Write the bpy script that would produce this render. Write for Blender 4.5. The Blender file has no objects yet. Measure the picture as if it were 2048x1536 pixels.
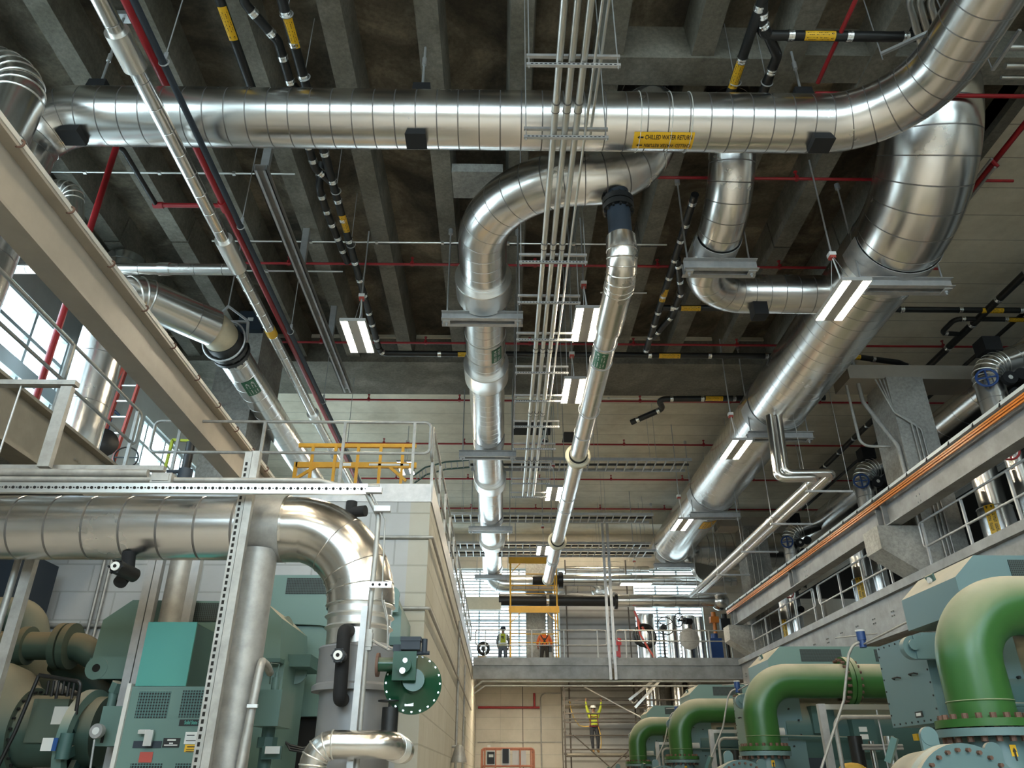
import bpy, math, random
from mathutils import Vector, Matrix, Quaternion
random.seed(7)
PI = math.pi
S = bpy.context.scene
COL = S.collection
V = Vector
# ---------------------------------------------------------------- camera
F = 1525.0; TH = math.atan(788/1525.0); PS = math.atan(24*math.cos(TH)/1525.0); CZ = 1.6
ct, st, cp, sp = math.cos(TH), math.sin(TH), math.cos(PS), math.sin(PS)
FW = V((sp*ct, cp*ct, st)); RT = V((cp, -sp, 0)); UP = RT.cross(FW)
cd = bpy.data.cameras.new('camera'); cam = bpy.data.objects.new('camera', cd); COL.objects.link(cam)
cd.sensor_fit = 'HORIZONTAL'; cd.sensor_width = 36.0; cd.lens = 36.0*F/2048
cd.clip_start = 0.05; cd.clip_end = 300
m3 = Matrix((RT, UP, -FW)).transposed()
cam.matrix_world = Matrix.Translation((0, 0, CZ)) @ m3.to_4x4()
S.camera = cam
def at(u, v, x=None, y=None, z=None):
    "the point of the place seen at photo pixel u,v that lies in the plane x=, y= or z="
    d = FW + RT*((u-1024)/F) + UP*((768-v)/F)
    t = x/d.x if x is not None else y/d.y if y is not None else (z-CZ)/d.z
    return V((0, 0, CZ)) + d*t
# ---------------------------------------------------------------- materials
def new_mat(name):
    m = bpy.data.materials.new(name); m.use_nodes = True
    nt = m.node_tree; b = nt.nodes['Principled BSDF']
    return m, nt, b
def N(nt, t, **kw):
    n = nt.nodes.new(t)
    for k, v in kw.items():
        if hasattr(n, k): setattr(n, k, v)
        else: n.inputs[k].default_value = v
    return n
def ramp(nt, stops):
    r = nt.nodes.new('ShaderNodeValToRGB'); e = r.color_ramp.elements
    while len(e) < len(stops): e.new(0.5)
    for q, (p, c) in zip(e, stops):
        q.position = p; q.color = (*c, 1) if len(c) == 3 else c
    return r
def plain(name, c, rough=0.5, metal=0.0, noise=0.0, scale=8.0, bump=0.0, c2=None, spec=0.5):
    m, nt, b = new_mat(name)
    b.inputs['Roughness'].default_value = rough; b.inputs['Metallic'].default_value = metal
    b.inputs['Specular IOR Level'].default_value = spec
    b.inputs['Base Color'].default_value = (*c, 1)
    if noise or c2:
        tc = N(nt, 'ShaderNodeTexCoord'); n = N(nt, 'ShaderNodeTexNoise', Scale=scale, Detail=6.0, Roughness=0.65)
        nt.links.new(tc.outputs['Object'], n.inputs['Vector'])
        c2 = c2 or tuple(max(0, x*(1-noise)) for x in c)
        r = ramp(nt, [(0.35, c2), (0.68, c)])
        nt.links.new(n.outputs['Fac'], r.inputs['Fac']); nt.links.new(r.outputs['Color'], b.inputs['Base Color'])
        if bump:
            bp = N(nt, 'ShaderNodeBump', Strength=bump, Distance=0.02)
            nt.links.new(n.outputs['Fac'], bp.inputs['Height']); nt.links.new(bp.outputs['Normal'], b.inputs['Normal'])
    return m
def dusty(name, c, dust, rough=0.45, amt=0.9, lo=0.25, hi=0.8):
    "paint with pale dust that has settled on what faces up"
    m, nt, b = new_mat(name)
    b.inputs['Roughness'].default_value = rough
    g = N(nt, 'ShaderNodeNewGeometry'); sx = N(nt, 'ShaderNodeSeparateXYZ')
    nt.links.new(g.outputs['True Normal' if False else 'Normal'], sx.inputs[0])
    mr = N(nt, 'ShaderNodeMapRange'); mr.inputs['From Min'].default_value = lo; mr.inputs['From Max'].default_value = hi; mr.inputs['To Max'].default_value = amt
    nt.links.new(sx.outputs['Z'], mr.inputs['Value'])
    tc = N(nt, 'ShaderNodeTexCoord'); n = N(nt, 'ShaderNodeTexNoise', Scale=3.0, Detail=5.0)
    nt.links.new(tc.outputs['Object'], n.inputs['Vector'])
    mm = N(nt, 'ShaderNodeMapRange'); mm.inputs['From Min'].default_value = .3; mm.inputs['From Max'].default_value = .6; mm.inputs['To Min'].default_value = .75
    nt.links.new(n.outputs['Fac'], mm.inputs['Value'])
    mu = N(nt, 'ShaderNodeMath', operation='MULTIPLY'); nt.links.new(mr.outputs[0], mu.inputs[0]); nt.links.new(mm.outputs[0], mu.inputs[1])
    mx = N(nt, 'ShaderNodeMix', data_type='RGBA'); mx.inputs['A'].default_value = (*c, 1); mx.inputs['B'].default_value = (*dust, 1)
    nt.links.new(mu.outputs[0], mx.inputs['Factor']); nt.links.new(mx.outputs['Result'], b.inputs['Base Color'])
    ro = N(nt, 'ShaderNodeMapRange'); ro.inputs['To Min'].default_value = rough; ro.inputs['To Max'].default_value = .85
    nt.links.new(mu.outputs[0], ro.inputs['Value']); nt.links.new(ro.outputs[0], b.inputs['Roughness'])
    return m
def metal(name, c, r0, r1, scale=2.5, bump=0.05, wav=0.6):
    "sheet metal: slightly uneven gloss and a soft waviness"
    m, nt, b = new_mat(name)
    b.inputs['Metallic'].default_value = 1.0; b.inputs['Base Color'].default_value = (*c, 1)
    tc = N(nt, 'ShaderNodeTexCoord'); n = N(nt, 'ShaderNodeTexNoise', Scale=scale, Detail=5.0, Roughness=.6)
    nt.links.new(tc.outputs['Object'], n.inputs['Vector'])
    r = N(nt, 'ShaderNodeMapRange'); r.inputs['From Min'].default_value = .3; r.inputs['From Max'].default_value = .7
    r.inputs['To Min'].default_value = r0; r.inputs['To Max'].default_value = r1
    nt.links.new(n.outputs['Fac'], r.inputs['Value']); nt.links.new(r.outputs[0], b.inputs['Roughness'])
    if bump < .01: return m
    n2 = N(nt, 'ShaderNodeTexNoise', Scale=wav, Detail=2.0); nt.links.new(tc.outputs['Object'], n2.inputs['Vector'])
    bp = N(nt, 'ShaderNodeBump', Strength=bump, Distance=0.2)
    nt.links.new(n2.outputs['Fac'], bp.inputs['Height']); nt.links.new(bp.outputs['Normal'], b.inputs['Normal'])
    return m
def emit(name, c, s):
    m, nt, b = new_mat(name)
    b.inputs['Emission Color'].default_value = (*c, 1); b.inputs['Emission Strength'].default_value = s
    b.inputs['Base Color'].default_value = (.9, .9, .9, 1)
    return m
def blocks(name, c, mortar, bw, bh, axis, off=0.5, rough=.8, msize=0.012, stain=None):
    "masonry or plank joints laid out on real metres; axis is the horizontal axis of the wall"
    m, nt, b = new_mat(name); b.inputs['Roughness'].default_value = rough
    g = N(nt, 'ShaderNodeNewGeometry'); sx = N(nt, 'ShaderNodeSeparateXYZ'); cx = N(nt, 'ShaderNodeCombineXYZ')
    nt.links.new(g.outputs['Position'], sx.inputs[0])
    nt.links.new(sx.outputs[axis[0]], cx.inputs['X']); nt.links.new(sx.outputs[axis[1]], cx.inputs['Y'])
    k = N(nt, 'ShaderNodeTexBrick', offset=off); k.inputs['Scale'].default_value = 1.0
    k.inputs['Brick Width'].default_value = bw; k.inputs['Row Height'].default_value = bh
    k.inputs['Mortar Size'].default_value = msize; k.inputs['Mortar Smooth'].default_value = .3
    k.inputs['Color1'].default_value = (*c, 1); k.inputs['Color2'].default_value = (*[x*.95 for x in c], 1); k.inputs['Mortar'].default_value = (*mortar, 1)
    nt.links.new(cx.outputs[0], k.inputs['Vector'])
    n = N(nt, 'ShaderNodeTexNoise', Scale=.7, Detail=7.0, Roughness=.7); nt.links.new(g.outputs['Position'], n.inputs['Vector'])
    r = ramp(nt, [(.3, stain or (.82, .82, .8)), (.62, (1, 1, 1))]); nt.links.new(n.outputs['Fac'], r.inputs['Fac'])
    mx = N(nt, 'ShaderNodeMix', data_type='RGBA', blend_type='MULTIPLY'); mx.inputs['Factor'].default_value = 1.0
    nt.links.new(k.outputs['Color'], mx.inputs['A']); nt.links.new(r.outputs['Color'], mx.inputs['B'])
    nt.links.new(mx.outputs['Result'], b.inputs['Base Color'])
    bp = N(nt, 'ShaderNodeBump', Strength=.4, Distance=.01); bp.invert = True
    nt.links.new(k.outputs['Fac'], bp.inputs['Height']); nt.links.new(bp.outputs['Normal'], b.inputs['Normal'])
    return m
def concrete(name, dark, mid, light, rough=.85):
    m, nt, b = new_mat(name); b.inputs['Roughness'].default_value = rough
    g = N(nt, 'ShaderNodeNewGeometry')
    n = N(nt, 'ShaderNodeTexNoise', Scale=.75, Detail=9.0, Roughness=.62, Distortion=.6); nt.links.new(g.outputs['Position'], n.inputs['Vector'])
    r = ramp(nt, [(.36, dark), (.52, mid), (.72, light)]); nt.links.new(n.outputs['Fac'], r.inputs['Fac'])
    n2 = N(nt, 'ShaderNodeTexNoise', Scale=14.0, Detail=6.0, Roughness=.7); nt.links.new(g.outputs['Position'], n2.inputs['Vector'])
    r2 = ramp(nt, [(.35, (.72, .72, .72)), (.65, (1.1, 1.1, 1.1))]); nt.links.new(n2.outputs['Fac'], r2.inputs['Fac'])
    mx = N(nt, 'ShaderNodeMix', data_type='RGBA', blend_type='MULTIPLY'); mx.inputs['Factor'].default_value = 1.0
    nt.links.new(r.outputs['Color'], mx.inputs['A']); nt.links.new(r2.outputs['Color'], mx.inputs['B']); nt.links.new(mx.outputs['Result'], b.inputs['Base Color'])
    bp = N(nt, 'ShaderNodeBump', Strength=.35, Distance=.03); nt.links.new(n2.outputs['Fac'], bp.inputs['Height']); nt.links.new(bp.outputs['Normal'], b.inputs['Normal'])
    return m
def perforated(name, c, hole, sc=22.0, th=.32):
    "painted sheet with a punched square grid"
    m, nt, b = new_mat(name); b.inputs['Roughness'].default_value = .6
    g = N(nt, 'ShaderNodeNewGeometry'); sx = N(nt, 'ShaderNodeSeparateXYZ'); nt.links.new(g.outputs['Position'], sx.inputs[0])
    fac = None
    for ax in ('X', 'Z'):
        mu = N(nt, 'ShaderNodeMath', operation='MULTIPLY'); mu.inputs[1].default_value = sc; nt.links.new(sx.outputs[ax], mu.inputs[0])
        fr = N(nt, 'ShaderNodeMath', operation='FRACT'); nt.links.new(mu.outputs[0], fr.inputs[0])
        gt = N(nt, 'ShaderNodeMath', operation='GREATER_THAN'); gt.inputs[1].default_value = th; nt.links.new(fr.outputs[0], gt.inputs[0])
        if fac is None: fac = gt
        else:
            q = N(nt, 'ShaderNodeMath', operation='MULTIPLY'); nt.links.new(fac.outputs[0], q.inputs[0]); nt.links.new(gt.outputs[0], q.inputs[1]); fac = q
    mx = N(nt, 'ShaderNodeMix', data_type='RGBA'); mx.inputs['A'].default_value = (*c, 1); mx.inputs['B'].default_value = (*hole, 1)
    nt.links.new(fac.outputs[0], mx.inputs['Factor']); nt.links.new(mx.outputs['Result'], b.inputs['Base Color'])
    return m
M = {}
M['jacket'] = metal('aluminium_jacket', (.77, .755, .73), .21, .28, 1.2, .006, .8)
M['jacket2'] = metal('dented_jacket', (.68, .645, .59), .20, .30, 1.5, .02, 2.2)
M['seam'] = plain('jacket_seam', (.22, .21, .20), .5, .8)
M['galv'] = plain('galvanised_steel', (.52, .52, .515), .42, .5, c2=(.41, .41, .41), scale=6)  # brightened so the hanger channels look lit by the lamps
M['galvdim'] = plain('dimmer_galvanised_steel', (.30, .305, .305), .5, .25, c2=(.20, .20, .195), scale=2.2)  # darker copy of that steel, without the lamplight put into its colour
M['dullsleeve'] = plain('dull_grey_sleeve', (.30, .30, .305), .42, .3, noise=.1, scale=3)
M['galvpipe'] = plain('galvanised_pipe', (.46, .45, .42), .5, .45, c2=(.33, .32, .295), scale=7)
M['alu'] = metal('bright_aluminium', (.84, .82, .78), .28, .42, 1.5, .008, 1.5)
M['conduit'] = metal('conduit_steel', (.68, .67, .63), .3, .45, 8, .005, 2)
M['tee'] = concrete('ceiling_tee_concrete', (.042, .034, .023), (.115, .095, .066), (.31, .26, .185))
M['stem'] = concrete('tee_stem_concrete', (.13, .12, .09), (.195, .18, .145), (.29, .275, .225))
M['column'] = concrete('column_concrete', (.26, .25, .22), (.36, .35, .32), (.46, .45, .41))
M['deck'] = blocks('cream_ceiling_planks', (.80, .74, .60), (.44, .40, .32), 60, .85, 'XY', msize=.014, stain=(.72, .70, .66))
M['block'] = blocks('painted_block', (.52, .525, .52), (.40, .40, .385), .80, .40, 'XZ', msize=.014, stain=(.88, .88, .87))
M['blockside'] = blocks('painted_block_side', (.54, .515, .44), (.40, .375, .31), .80, .40, 'YZ', msize=.014, stain=(.88, .86, .8))
M['farpanel'] = blocks('far_wall_panels', (.66, .61, .53), (.50, .475, .42), 4.5, .50, 'XZ', off=0, msize=.01)
M['siding'] = blocks('grey_siding', (.60, .60, .60), (.36, .35, .34), 20, .32, 'XZ', off=0, msize=.05)
M['wall'] = plain('painted_wall', (.55, .56, .54), .8, noise=.12, scale=1.5)
M['floor'] = plain('grey_floor_paint', (.55, .53, .49), .35, noise=.12, scale=.8)
M['cream'] = plain('cream_paint', (.40, .36, .30), .5, noise=.12, scale=2)
M['tan'] = plain('tan_steel', (.33, .29, .225), .55, noise=.2, scale=3)
M['iron'] = plain('black_iron', (.012, .012, .012), .45, noise=.3, scale=5)
M['foam'] = plain('black_foam', (.010, .010, .011), .85)
M['red'] = plain('red_pipe_paint', (.36, .016, .022), .4, noise=.2, scale=3)
M['redlite'] = plain('red_fibreglass', (.45, .075, .055), .5)
M['yellow'] = plain('yellow_paint', (.72, .36, .02), .45, noise=.15, scale=4)
M['label'] = plain('yellow_label', (.80, .46, .02), .4)
M['ink'] = plain('black_ink', (.012, .012, .012), .5)
M['greenlab'] = plain('green_label', (.015, .13, .055), .4)
M['white'] = plain('white_plastic', (.75, .75, .72), .45)
M['whitedim'] = plain('white_plate', (.62, .61, .57), .5)
M['orange'] = plain('orange_bar', (.55, .17, .02), .35)
M['beige'] = plain('beige_pvc', (.62, .56, .41), .45, noise=.1)
M['band'] = metal('clamp_band', (.85, .85, .84), .22, .3, 5, .0, 1)
M['teal'] = dusty('teal_machine_paint', (.135, .225, .20), (.52, .46, .35), .42, .95, .2, .6)
M['tealbright'] = plain('bright_teal_paint', (.085, .33, .28), .42)
M['tealdark'] = dusty('dark_teal_paint', (.055, .12, .11), (.40, .34, .24), .5, .8, .1, .8)
M['tealblue'] = dusty('blue_grey_paint', (.115, .195, .205), (.56, .50, .39), .42, .95, .2, .6)
M['olive'] = dusty('dusty_green_casting', (.045, .085, .068), (.30, .245, .16), .6, .92, -.15, .75)
M['pipegreen'] = dusty('green_pipe_paint', (.030, .112, .022), (.55, .49, .38), .32, .88, .1, .95)
M['valvegreen'] = dusty('dark_green_enamel', (.006, .052, .024), (.30, .27, .21), .25, .5, .2, .9)
M['rust'] = plain('rusty_bolt', (.16, .085, .06), .7, noise=.4, scale=20)
M['louver'] = perforated('louver_mesh', (.05, .075, .07), (.008, .010, .010), 48)
M['mesh'] = perforated('perforated_teal', (.088, .185, .172), (.010, .012, .012), 42, .30)
M['lamp'] = emit('led_lens', (1.0, .87, .64), 66)
M['lampbody'] = plain('lamp_housing', (.36, .35, .33), .5)
M['blue'] = plain('blue_handwheel', (.015, .055, .20), .4)
M['bluepipe'] = plain('blue_pipe_paint', (.02, .08, .26), .4)
M['winframe'] = plain('window_frame', (.50, .56, .58), .45, .3)
M['blind'] = plain('white_louvre_slat', (.5, .5, .5), .5)
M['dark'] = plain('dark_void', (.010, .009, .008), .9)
M['navy'] = plain('navy_equipment', (.018, .028, .042), .6)
M['lift'] = plain('faded_orange_steel', (.66, .26, .16), .5, noise=.15)
M['skin'] = plain('skin', (.30, .17, .115), .55)
M['jean'] = plain('dark_denim', (.022, .026, .036), .8, noise=.3, scale=12)
M['jeanblue'] = plain('grey_blue_trousers', (.085, .10, .125), .8, noise=.2, scale=12)
M['browncloth'] = plain('brown_work_trousers', (.045, .036, .028), .85, noise=.3, scale=12)
M['hivis'] = plain('yellow_hi_vis', (.38, .44, .03), .7, noise=.12, scale=12)
M['hivisor'] = plain('orange_hi_vis', (.75, .14, .025), .7, noise=.12, scale=12)
M['greyshirt'] = plain('grey_shirt', (.17, .18, .19), .8, noise=.15, scale=12)
M['reflect'] = plain('reflective_tape', (.72, .74, .72), .35)
M['harness'] = plain('dark_red_webbing', (.13, .012, .016), .7)
M['boot'] = plain('tan_boot', (.28, .155, .05), .7)
M['strap'] = plain('yellow_strap', (.66, .42, .08), .7)
M['hat'] = plain('white_hard_hat', (.78, .78, .76), .35)
M['patina'] = plain('tan_cardboard', (.40, .29, .18), .8)
gm, gnt, gb = new_mat('window_glass')
tr = N(gnt, 'ShaderNodeBsdfTransparent'); tr.inputs[0].default_value = (.93, .97, .98, 1)
gl = N(gnt, 'ShaderNodeBsdfGlossy'); gl.inputs['Roughness'].default_value = .05
fr = N(gnt, 'ShaderNodeValue'); fr.outputs[0].default_value = .06
ms = N(gnt, 'ShaderNodeMixShader'); gnt.links.new(fr.outputs[0], ms.inputs[0]); gnt.links.new(tr.outputs[0], ms.inputs[1]); gnt.links.new(gl.outputs[0], ms.inputs[2])
gnt.links.new(ms.outputs[0], gnt.nodes['Material Output'].inputs['Surface']); M['glass'] = gm
# ---------------------------------------------------------------- mesh builder
def frame(d):
    d = d.normalized(); a = V((0, 0, 1)) if abs(d.z) < .95 else V((1, 0, 0))
    x = a.cross(d).normalized(); return x, d.cross(x)
def fillet(pts, r, n=10):
    "polyline with its corners rounded to radius r (one value or one per inner corner)"
    pts = [V(p) for p in pts]; out = [pts[0]]
    for i in range(1, len(pts)-1):
        rr = r[i-1] if isinstance(r, (list, tuple)) else r
        a = (pts[i-1]-pts[i]); b = (pts[i+1]-pts[i]); la, lb = a.length, b.length; a.normalize(); b.normalize()
        ang = a.angle(b)
        if ang > PI-.02 or rr <= 0: out.append(pts[i]); continue
        t = min(rr/math.tan(ang/2), la*.98, lb*.98); rr = t*math.tan(ang/2)
        c = pts[i] + (a+b).normalized()*(rr/math.sin(ang/2))
        p0 = pts[i]+a*t; p1 = pts[i]+b*t; v0 = p0-c; v1 = p1-c; full = v0.angle(v1); ax = v0.cross(v1).normalized()
        for k in range(n+1): out.append(c + Quaternion(ax, full*k/n) @ v0)
    out.append(pts[-1]); res = [out[0]]
    for p in out[1:]:
        if (p-res[-1]).length > 1e-5: res.append(p)
    return res
class MB:
    def __init__(s): s.v = []; s.f = []; s.m = []; s.sm = []
    def add(s, vs, fs, mi=0, smooth=False):
        o = len(s.v); s.v += [V(p) for p in vs]
        for f in fs: s.f.append([o+i for i in f]); s.m.append(mi); s.sm.append(smooth)
        return s
    def box(s, lo, hi, mi=0, rot=None, piv=None):
        x0, y0, z0 = lo; x1, y1, z1 = hi
        vs = [V(p) for p in ((x0,y0,z0),(x1,y0,z0),(x1,y1,z0),(x0,y1,z0),(x0,y0,z1),(x1,y0,z1),(x1,y1,z1),(x0,y1,z1))]
        if rot is not None:
            c = V(piv) if piv is not None else (V(lo)+V(hi))/2
            vs = [c + rot @ (p-c) for p in vs]
        return s.add(vs, [(0,3,2,1),(4,5,6,7),(0,1,5,4),(1,2,6,5),(2,3,7,6),(3,0,4,7)], mi)
    def cbox(s, c, sz, mi=0, rot=None):
        c = V(c); h = V(sz)/2; return s.box(c-h, c+h, mi, rot, c)
    def bar(s, a, b, w, h, mi=0, up=(0,0,1)):
        a, b = V(a), V(b); d = (b-a).normalized(); u = V(up)
        if abs(d.dot(u)) > .98: u = V((0, 1, 0))
        x = d.cross(u).normalized(); y = x.cross(d)
        vs = [p + x*sx*w/2 + y*sy*h/2 for p in (a, b) for sx, sy in ((-1,-1),(1,-1),(1,1),(-1,1))]
        return s.add(vs, [(0,1,2,3),(7,6,5,4),(0,4,5,1),(1,5,6,2),(2,6,7,3),(3,7,4,0)], mi)
    def prism(s, poly, vec, mi=0):
        "planar polygon pushed along vec"
        n = len(poly); vec = V(vec); p = [V(q) for q in poly]
        return s.add(p+[q+vec for q in p], [tuple(range(n-1,-1,-1)), tuple(range(n,2*n))]+[(i,(i+1)%n,n+(i+1)%n,n+i) for i in range(n)], mi)
    def tube(s, path, r, n=20, mi=0, cap=True, seam=0, sw=.02, sd=.008, smi=1, first=None, squash=None):
        path = [V(p) for p in path]; k = len(path)
        tan = []
        for i in range(k):
            t = (path[min(i+1,k-1)]-path[max(i-1,0)]); tan.append(t.normalized())
        ln = [0]
        for i in range(1, k): ln.append(ln[-1]+(path[i]-path[i-1]).length)
        rr = (lambda i: r[i]) if isinstance(r, (list, tuple)) else (lambda i: r)
        st = [(ln[i], path[i], tan[i], rr(i), 0) for i in range(k)]
        if seam:
            q = first if first is not None else seam*.5
            def samp(a):
                for i in range(1, k):
                    if ln[i] >= a: break
                f = (a-ln[i-1])/max(1e-9, ln[i]-ln[i-1])
                return path[i-1].lerp(path[i], f), tan[i-1].lerp(tan[i], f).normalized(), rr(i-1)+(rr(i)-rr(i-1))*f
            while q < ln[-1]-sw*2:
                st = [e for e in st if not (q-sw <= e[0] <= q+sw)]
                for da, dr, g in ((-sw/2-.002, 0, 0), (-sw/2, -sd, 1), (sw/2, -sd, 0), (sw/2+.002, 0, 0)):
                    p, t, rad = samp(q+da); st.append((q+da, p, t, rad+dr, g))
                q += seam
            st.sort(key=lambda e: e[0])
        x, y = frame(st[0][2]); rings = []; o = len(s.v); pt = st[0][2]
        for (a, p, t, rad, g) in st:
            qn = pt.rotation_difference(t); x = qn @ x; x = (x - t*x.dot(t)).normalized(); y = t.cross(x); pt = t
            for j in range(n):
                c = 2*PI*j/n; s.v.append(p + (x*math.cos(c)+y*math.sin(c))*rad)
        for i in range(len(st)-1):
            mm = smi if st[i][4] else mi
            for j in range(n):
                j2 = (j+1) % n
                s.f.append([o+i*n+j, o+i*n+j2, o+(i+1)*n+j2, o+(i+1)*n+j]); s.m.append(mm); s.sm.append(True)
        if cap:
            e = o+(len(st)-1)*n
            s.f.append([o+j for j in range(n-1,-1,-1)]); s.m.append(mi); s.sm.append(False)
            s.f.append([e+j for j in range(n)]); s.m.append(mi); s.sm.append(False)
        return s
    def cyl(s, a, b, r, n=16, mi=0, r2=None, cap=True):
        return s.tube([a, b], r if r2 is None else [r, r2], n, mi, cap)
    def lathe(s, a, axis, prof, n=24, mi=0):
        "prof: (distance along axis, radius)"
        a = V(a); d = V(axis).normalized(); x, y = frame(d); o = len(s.v)
        for (h, r) in prof:
            for j in range(n):
                c = 2*PI*j/n; s.v.append(a+d*h+(x*math.cos(c)+y*math.sin(c))*max(r, 1e-4))
        for i in range(len(prof)-1):
            for j in range(n):
                j2 = (j+1) % n; s.f.append([o+i*n+j, o+i*n+j2, o+(i+1)*n+j2, o+(i+1)*n+j]); s.m.append(mi); s.sm.append(True)
        e = o+(len(prof)-1)*n
        s.f.append([o+j for j in range(n-1,-1,-1)]); s.m.append(mi); s.sm.append(False)
        s.f.append([e+j for j in range(n)]); s.m.append(mi); s.sm.append(False)
        return s
    def torus(s, c, axis, R, r, n=28, k=8, mi=0, a0=0, a1=2*PI):
        c = V(c); d = V(axis).normalized(); x, y = frame(d); full = abs(a1-a0) > 6.28
        pts = [c+(x*math.cos(a0+(a1-a0)*i/n)+y*math.sin(a0+(a1-a0)*i/n))*R for i in range(n+(0 if full else 1))]
        if not full: return s.tube(pts, r, k, mi)
        o = len(s.v)
        for i in range(n):
            a = 2*PI*i/n; e = x*math.cos(a)+y*math.sin(a)
            for j in range(k):
                b = 2*PI*j/k; s.v.append(c+e*(R+r*math.cos(b))+d*r*math.sin(b))
        for i in range(n):
            for j in range(k):
                s.f.append([o+i*k+j, o+((i+1)%n)*k+j, o+((i+1)%n)*k+(j+1)%k, o+i*k+(j+1)%k]); s.m.append(mi); s.sm.append(True)
        return s
    def ball(s, c, r, n=14, mi=0, sc=(1,1,1)):
        c = V(c); o = len(s.v); k = n//2
        for i in range(k+1):
            a = PI*i/k
            for j in range(n):
                b = 2*PI*j/n; s.v.append(c+V((math.sin(a)*math.cos(b)*r*sc[0], math.sin(a)*math.sin(b)*r*sc[1], math.cos(a)*r*sc[2])))
        for i in range(k):
            for j in range(n):
                j2 = (j+1) % n; s.f.append([o+i*n+j, o+(i+1)*n+j, o+(i+1)*n+j2, o+i*n+j2]); s.m.append(mi); s.sm.append(True)
        return s
    def bolts(s, c, axis, R, k, r, h, mi=0, a0=0):
        c = V(c); d = V(axis).normalized(); x, y = frame(d)
        for i in range(k):
            a = a0+2*PI*i/k; p = c+(x*math.cos(a)+y*math.sin(a))*R; s.cyl(p-d*h/2, p+d*h/2, r, 6, mi)
        return s
def mesh_of(name, mb, mats, off=V((0,0,0))):
    me = bpy.data.meshes.new(name)
    me.from_pydata([p-off for p in mb.v], [], mb.f)
    for m in (mats if isinstance(mats, (list, tuple)) else [mats]): me.materials.append(M[m] if isinstance(m, str) else m)
    me.polygons.foreach_set('material_index', mb.m); me.polygons.foreach_set('use_smooth', mb.sm)
    me.update(); me.set_sharp_from_angle(angle=math.radians(40))
    return me
def base_of(mb):
    xs = [p.x for p in mb.v]; ys = [p.y for p in mb.v]; zs = [p.z for p in mb.v]
    return V(((min(xs)+max(xs))/2, (min(ys)+max(ys))/2, min(zs)))
def put(o, label=None, cat=None, group=None, kind=None):
    if label: o['label'] = label
    if cat: o['category'] = cat
    if group: o['group'] = group
    if kind: o['kind'] = kind
    return o
def one(name, mb, mats, label=None, cat=None, group=None, kind=None):
    "a thing (or piece of the setting) that is one mesh"
    b = base_of(mb); o = bpy.data.objects.new(name, mesh_of(name, mb, mats, b)); o.location = b; COL.objects.link(o)
    return put(o, label, cat, group, kind)
def struct(name, mb, mats): return one(name, mb, mats, kind='structure')
def thing(name, loc, label, cat, group=None, kind=None):
    o = bpy.data.objects.new(name, None); o.empty_display_size = .2; o.location = V(loc); COL.objects.link(o)
    return put(o, label, cat, group, kind)
def wloc(o):
    p = V(o.location)
    while o.parent: o = o.parent; p = p + V(o.location)
    return p
def part(name, mb, mats, parent, label=None):
    "a part of a thing; its vertices are given in world metres"
    b = base_of(mb); o = bpy.data.objects.new(name, mesh_of(name, mb, mats, b)); o.parent = parent; o.location = b-wloc(parent); COL.objects.link(o)
    if label: o['label'] = label
    return o
def kids(o): return [c for c in COL.objects if c.parent == o]
def dup(root, delta, label=None, group=None):
    r = root.copy(); r.location = V(root.location)+V(delta); COL.objects.link(r)
    if label: r['label'] = label
    if group: r['group'] = group
    for ch in CH.get(root.name, None) or kids(root):
        c = ch.copy(); COL.objects.link(c); c.parent = r
        for g in kids(ch):
            d = g.copy(); COL.objects.link(d); d.parent = c
    return r
CH = {}
def text_mb(txt, size, fn, ext=.0015, mi=0, bold=0.0, align='CENTER'):
    "lettering as mesh; fn maps (x, y, z) of the flat text to world"
    cu = bpy.data.curves.new('lettering', 'FONT'); cu.body = txt; cu.size = size; cu.extrude = ext; cu.align_x = align; cu.align_y = 'CENTER'; cu.offset = bold; cu.resolution_u = 3
    o = bpy.data.objects.new('lettering', cu); COL.objects.link(o)
    dg = bpy.context.evaluated_depsgraph_get(); me = bpy.data.meshes.new_from_object(o.evaluated_get(dg))
    mb = MB(); mb.add([fn(v.co.x, v.co.y, v.co.z) for v in me.vertices], [list(p.vertices) for p in me.polygons], mi)
    bpy.data.objects.remove(o); bpy.data.curves.remove(cu); bpy.data.meshes.remove(me)
    return mb
def merge(a, b):
    a.add(b.v, [], 0); o = len(a.v)-len(b.v)
    for f, m, q in zip(b.f, b.m, b.sm): a.f.append([o+i for i in f]); a.m.append(m); a.sm.append(q)
    return a
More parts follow.
